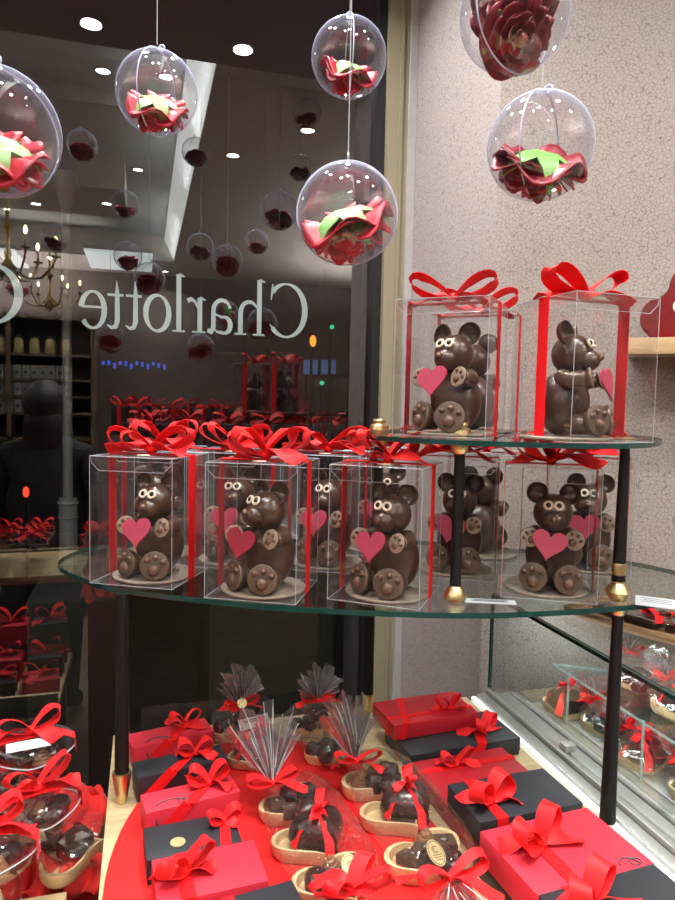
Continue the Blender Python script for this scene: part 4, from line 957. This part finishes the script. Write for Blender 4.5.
CG = [((.835, 1.165, ZD), 'in the back left corner of the case deck', 1), ((.865, 1.075, ZD), 'on the deck at the back of the glass case', 0), ((.85, .955, ZD), 'on the case deck behind the front glass', 1), ((.975, .99, ZD), 'on the case deck deeper inside', 1), ((.86, .835, ZD), 'on the case deck near the right edge', 0), ((.985, .87, ZD), 'on the case deck by the far right', 1),
      ((.885, 1.02, ZS), 'at the back of the case glass shelf', 0), ((.875, .90, ZS), 'in the middle of the case glass shelf', 1), ((.99, .93, ZS), 'behind on the case glass shelf', 0), ((.875, .785, ZS), 'at the near end of the case glass shelf', 0)]
for i, (c, lb, h) in enumerate(CG):
    rz = R(-40+10*(i % 3)); dish((c[0], c[1], c[2]+.001), rz, 'wooden dish '+lb, sc_=.95)
    if h: choc_heart((c[0], c[1], c[2]+.015), rz, 'ribboned chocolate heart '+lb, 70+i)
    else: fill_chocs((c[0], c[1], c[2]+.001), rz, lb, 70+i, 6, 1.15)
    if i in (1, 2, 4, 6, 7, 9):
        pack((c[0], c[1], c[2]), rz, .112, .12, .05, (-.02, .055, .048), (R(40), R(-35)), 'cellophane wrap over the dish '+lb, seed=90+i, fanL=.05, spread=1.5, bowsize=.032)
# wooden tray on top of the case, holding bagged chocolate
a, c = on(566, 613, 1.19), on(675, 646, 1.19); rz = math.atan2(c.y-a.y, c.x-a.x); w = .36
t = empty('wooden_tray', (a.x, a.y, 1.189), rz, 'brown wooden tray of wrapped chocolates on top of the glass case', 'tray')
b = bmesh.new(); P = [(.0, 0), (.05, -.006), (.12, -.008), (.2, 0), (w, .02), (w, .17), (.05, .17), (.0, .12)]
prism(b, P, 0, .010, .002); build('tray_base', b, 'tray', t)
b = bmesh.new(); tube(b, [(x, y, .012) for x, y in P], .006, 8, True); build('tray_rim', b, 'tray', t)
mt = Matrix.Translation((a.x, a.y, 1.189)) @ RZ(rz)
for i, (x, y) in enumerate(((.07, .045), (.14, .04), (.21, .055), (.28, .06), (.11, .11), (.18, .12), (.25, .12))):
    p = mt @ Vector((x, y, .012))
    tt = empty('chocolate_bar', p, rz+rnd.uniform(-.3, .3), 'wrapped dark chocolate bar on the wooden tray above the case', 'chocolate bar', 'chocolate bars on the wooden tray')
    b = bmesh.new(); box(b, -.03, .03, -.02, .02, 0, .010, .002); 
    for k in range(3): box(b, -.028+.02*k, -.012+.02*k, -.016, .016, .010, .013, .001)
    build('bar', b, 'choc_dark', tt)
    b = bmesh.new(); strip(b, [(-.036, 0, .002), (-.031, 0, .0145), (0, 0, .0165), (.031, 0, .0145), (.036, 0, .002)], lambda i: (0, 1, 0), .05, .0006); build('clear_wrapper', b, 'cello', tt)
p = mt @ Vector((.16, .05, .027)); t = empty('red_bow', p, rz, 'small red ribbon bow among the bars on the wooden tray', 'bow'); bow(t, .028, .014, 77, loops=2, up=10)

# ------------------------------------------------------------------ things behind the viewer, mirrored in the window
def virt(px, py, y):   # real point whose mirror image shows at px,py with mirror depth y
    p = ony(px, py, y); return Vector((p.x, 2*WY-p.y, p.z))
def downlight(x, y, z=ZC, label='round recessed downlight shining in the ceiling', r=.034, e=9):
    t = empty('downlight', (x, y, z), 0, label, 'ceiling light', 'recessed ceiling downlights')
    b = bmesh.new(); lathe(b, [(r, -.001), (r*1.25, -.002), (r*1.3, -.006), (r*.98, -.008), (r*.95, -.002)], 28); build('bezel', b, 'white_trim', t)
    b = bmesh.new(); lathe(b, [(0, -.004), (r*.95, -.004)], 28); build('lamp', b, 'glow', t)
    L = bpy.data.lights.new('downlight_beam', 'AREA'); L.shape = 'DISK'; L.size = .07; L.energy = e*.86; L.color = (1, .97, .94); L.spread = R(130)
    o = bpy.data.objects.new('downlight_beam', L); link(o, t); o.location = (0, 0, -.012)
for px, py in ((91, 21), (243, 47), (103, 70), (138, 169), (36, 203), (107, 203), (165, 271)):
    d = ray(px, py); v = CAMO+d*((ZC-1.6)/d.z); y = 2*WY-v.y
    if y > -3.5:
        zz = ZC
        if cx0 < v.x < cx1 and cy0 < y < cy1 and not (-1.45 < y < -.75 and v.x < -.12):
            zz = ZC+.24; v = CAMO+d*((zz-1.6)/d.z); y = 2*WY-v.y
        downlight(v.x, y, zz)
for x, y, e in ((.32, 1.62, 9), (.75, .55, 10), (.1, .35, 11), (.45, .1, 10), (-.35, .9, 7), (1.15, .2, 8)):
    zz = ZC+.24 if (cx0 < x < cx1 and cy0 < y < cy1 and not (.02 < y < .16)) else ZC
    downlight(x, y, zz, e=e)
# chandelier
def chandelier(c, s, label, n=6):
    t = empty('chandelier', c, 0, label, 'chandelier', 'brass chandeliers')
    b = bmesh.new(); lathe(b, [(0, -.13), (.012, -.12), (.03, -.10), (.055, -.07), (.06, -.04), (.03, -.01), (.016, .02), (.022, .05), (.012, .08), (.012, .16), (.03, .2), (.012, .24), (.008, .5)], 20); build('column', b, 'brass', t)
    b = bmesh.new(); cyl(b, (0, 0, .5), (0, 0, (ZC-c[2])/s), .004); build('chain', b, 'brass', t)
    for k in range(n):
        a = 2*PI*k/n; d = Vector((math.cos(a), math.sin(a), 0))
        b = bmesh.new(); tube(b, [d*.03+Vector((0, 0, -.03)), d*.10+Vector((0, 0, -.09)), d*.18+Vector((0, 0, -.08)), d*.24+Vector((0, 0, -.01)), d*.26+Vector((0, 0, .04))], .007, 8)
        lathe(b, [(0, 0), (.028, .006), (.03, .012), (0, .012)], 16, T(*(d*.26+Vector((0, 0, .04))))); ar = build('arm', b, 'brass', t)
        b = bmesh.new(); q = d*.26; cyl(b, (q.x, q.y, .05), (q.x, q.y, .12), .009); build('candle', b, 'white', ar)
        b = bmesh.new(); ball(b, (q.x, q.y, .145), (.012, .012, .026), 12); build('bulb', b, 'flame', ar)
    t.scale = (s,)*3
chandelier(virt(8, 262, 4.4), 1.0, 'large brass chandelier at the left edge of the reflection')
chandelier(virt(50, 297, 5.8), .85, 'smaller brass chandelier lower in the reflection')
# shelving with white boxes on the back wall
u0 = virt(-30, 400, 7.1); 
sh = empty('wall_shelving', (u0.x, -3.3, 0), 0, 'tall wooden shelving of white boxes mirrored at the left', 'shelving')
b = bmesh.new()
for z in (.9, 1.2, 1.44, 1.60, 1.76, 2.0, 2.35): box(b, -.9, 1.1, -.3, .1, z-.015, z+.01)
for x in (-.9, 0.35, 1.1): box(b, x-.02, x+.02, -.3, .1, 0, 2.37)
build('shelf_frame', b, 'shelfwall', sh, smooth=False)
b = bmesh.new(); box(b, -.9, 1.1, -.33, -.3, 0, 2.37); build('back_panel', b, 'backwall', sh, smooth=False)
k = 0
bx0 = None
for zi, z in enumerate((1.452, 1.612, 1.772)):
    for i in range(11):
        x = u0.x+.12+.075*i
        if bx0 is None:
            bx0 = empty('white_box', (0, 0, 0)); b = bmesh.new(); box(b, -.033, .033, -.04, .04, 0, .125, .002); build('carton', b, 'card', bx0); b = bmesh.new(); lathe(b, [(0, 0), (.018, 0), (.018, .001), (0, .001)], 16, T(0, .0405, .055) @ RX(-PI/2)); build('round_mark', b, 'ink', bx0); o = bx0
        else: o = copy_tree(bx0)
        o.location = (x, -3.28, z); tag(o, 'small white carton with dark round mark on the mirrored shelving', 'box', 'white cartons on the shelving')
# jars
for i in range(6):
    t = empty('candy_jar', (u0.x+.15+.14*i, -3.28, 2.012), 0, 'glass jar on the upper mirrored shelf', 'jar', 'jars on the mirrored shelving')
    b = bmesh.new(); lathe(b, [(0, 0), (.045, 0), (.048, .01), (.048, .11), (.035, .13), (.035, .14)], 20); build('jar_body', b, 'gold', t)
    b = bmesh.new(); lathe(b, [(0, .165), (.03, .16), (.038, .14), (0, .14)], 20); build('jar_lid', b, 'darkmetal', t)
# counter with bows mirrored at eye height
b = bmesh.new()
v0, v1 = virt(112, 402, 5.2), virt(305, 402, 5.2)
t = empty('tall_counter', ((v0.x+v1.x)/2, v0.y, 0), 0, 'dark tall counter behind the viewer, mirrored in the window', 'counter')
cw = abs(v1.x-v0.x)
b = bmesh.new(); box(b, -cw/2, cw/2, -.2, .2, 0, 1.36); build('counter_body', b, 'backwall', t, smooth=False)
b = bmesh.new(); box(b, -cw/2-.02, cw/2+.02, -.22, .22, 1.36, 1.39); build('counter_top', b, 'darkmetal', t, smooth=False)
for i in range(12):
    x = v0.x+(v1.x-v0.x)*(i+.5)/12
    g = gift_box((x, v0.y+.08*((i % 2)-.5), 1.391), .11, .12, .15, rnd.uniform(-.2, .2), 'boxblack', 'black gift box with red bow on the mirrored counter', 'gift boxes on the mirrored counter', seed=100+i, bsize=.085, bw=.035, bands=(('y', 0),))
# person in black beside the camera, mirrored as a dark shape
def person(x, y, rz, h=1.64):
    me = bpy.data.meshes.new('person'); s = h/1.7
    V = [(0, 0, .95), (0, 0, 1.15), (0, 0, 1.36), (0, 0, 1.46), (0, -.01, 1.52),
         (-.19, 0, 1.38), (-.25, .02, 1.12), (-.22, -.06, .90), (.19, 0, 1.38), (.25, .02, 1.12), (.22, -.06, .90),
         (-.10, 0, .90), (-.11, -.01, .50), (-.11, .02, .09), (-.12, -.12, .04), (.10, 0, .90), (.11, -.01, .50), (.11, .02, .09), (.12, -.12, .04)]
    Ed = [(0, 1), (1, 2), (2, 3), (3, 4), (2, 5), (5, 6), (6, 7), (2, 8), (8, 9), (9, 10), (0, 11), (11, 12), (12, 13), (13, 14), (0, 15), (15, 16), (16, 17), (17, 18)]
    Rd = [.16, .155, .15, .07, .06, .075, .055, .045, .075, .055, .045, .12, .09, .06, .045, .12, .09, .06, .045]
    me.from_pydata([Vector(v)*s for v in V], Ed, []); o = bpy.data.objects.new('person', me); link(o); o.location = (x, y, 0); o.rotation_euler = (0, 0, rz)
    sk = o.modifiers.new('skin', 'SKIN')
    for i, sv in enumerate(me.skin_vertices[0].data): sv.radius = (Rd[i]*s, Rd[i]*s*.75); sv.use_root = (i == 0)
    o.modifiers.new('sub', 'SUBSURF').levels = 2; o.modifiers['sub'].render_levels = 2
    me.materials.append(M['black'])
    b = bmesh.new(); ball(b, (0, -.012, 1.60), (.078, .095, .115), 24); ball(b, (0, -.108, 1.585), (.014, .02, .02), 10); [ball(b, (sx*.08, 0, 1.59), (.012, .02, .03), 10) for sx in (-1, 1)]
    for v in b.verts: v.co *= s
    build('head', b, 'skin', o)
    b = bmesh.new(); ball(b, (0, .02, 1.625), (.105, .11, .12), 24); ball(b, (0, .05, 1.50), (.10, .07, .14), 20)
    for v in b.verts: v.co *= s
    build('hair', b, 'hair', o)
    for sx in (-1, 1):
        b = bmesh.new(); ball(b, (sx*.218, -.075, .845), (.022, .034, .045), 14)
        for k in range(4): tube(b, [(sx*.222, -.10+.016*k, .825), (sx*.220, -.102+.016*k, .785), (sx*.212, -.102+.016*k, .752+.006*abs(k-1.5))], [.009, .008, .006], 8)
        tube(b, [(sx*.21, -.105, .86), (sx*.20, -.125, .83), (sx*.20, -.13, .80)], [.010, .009, .007], 8)
        for v in b.verts: v.co *= s
        build('hand', b, 'skin', o)
    b = bmesh.new(); lathe(b, [(.12, 1.40), (.175, 1.30), (.19, 1.1), (.20, .9), (.235, .6), (.245, .55), (.23, .55)], 28, SC(1, .75, 1))
    for v in b.verts: v.co *= s
    build('coat', b, 'black', o)
    return tag(o, 'person in a long black coat standing before the window, mirrored as dark silhouette', 'person')
person(-.46, .22, R(12))

# ------------------------------------------------------------------ light, world, render settings
w = bpy.data.worlds.new('night'); S.world = w; w.use_nodes = True; w.node_tree.nodes['Background'].inputs[0].default_value = (.02, .022, .03, 1); w.node_tree.nodes['Background'].inputs[1].default_value = .25
def area(name, loc, sx, sy, e, rot, col=(1, 1, 1)):
    L = bpy.data.lights.new(name, 'AREA'); L.shape = 'RECTANGLE'; L.size = sx; L.size_y = sy; L.energy = e; L.color = col
    o = bpy.data.objects.new(name, L); link(o); o.location = loc; o.rotation_euler = rot
for yy, ln in ((.6, .8), (-.37, .7), (-2.2, 1.3)):
    area('coffer_fill', (cx1-.06, yy, ZC+.03), .05, ln, 5, (PI, R(20), 0), (.93, 1, .98)); area('coffer_fill', (cx0+.06, yy, ZC+.03), .05, ln, 5, (PI, R(-20), 0), (.93, 1, .98))  # hidden uplights added to brighten the ceiling recess
area('case_fill', (XC+.03, .7, 1.178), .015, 1.1, 3.0, (0, R(-25), 0), (.95, 1, .98))  # fill light added to lift the chocolates inside the case
area('ceiling_fill_back', (u0.x, -3.2, 2.42), 1.8, .2, 70, (PI, 0, 0), (1, .95, .88)); area('ceiling_fill_side', (2.0, -1.4, 2.5), .2, 2.4, 170, (PI, 0, 0), (1, .96, .92)); area('ceiling_fill_side', (-2.9, 0, 2.5), .2, 3, 150, (PI, 0, 0), (1, .96, .92))  # unseen upward fill lights added to brighten the mirrored ceiling
for c in (virt(8, 262, 4.4), virt(50, 297, 5.8)):
    L = bpy.data.lights.new('chandelier_glow', 'POINT'); L.energy = 9; L.color = (1, .8, .6); L.shadow_soft_size = .012; o = bpy.data.objects.new('chandelier_glow', L); link(o); o.location = c+Vector((0, 0, .3))
L = bpy.data.lights.new('post_fill', 'POINT'); L.energy = 14; L.color = (1, .95, .85); L.shadow_soft_size = .1; o = bpy.data.objects.new('post_fill', L); link(o); o.location = (-2.2, 4.2, 3.6)  # unseen fill light added outside so the grey post shows
S.view_settings.view_transform = 'Standard'; S.view_settings.look = 'None'; S.view_settings.gamma = 1; S.view_settings.exposure = 0.0; S.view_settings.use_curve_mapping = False
cy = S.cycles; cy.max_bounces = 12; cy.transparent_max_bounces = 48; cy.glossy_bounces = 5; cy.diffuse_bounces = 4; cy.caustics_reflective = False; cy.caustics_refractive = False; cy.sample_clamp_indirect = 4; cy.use_denoising = True
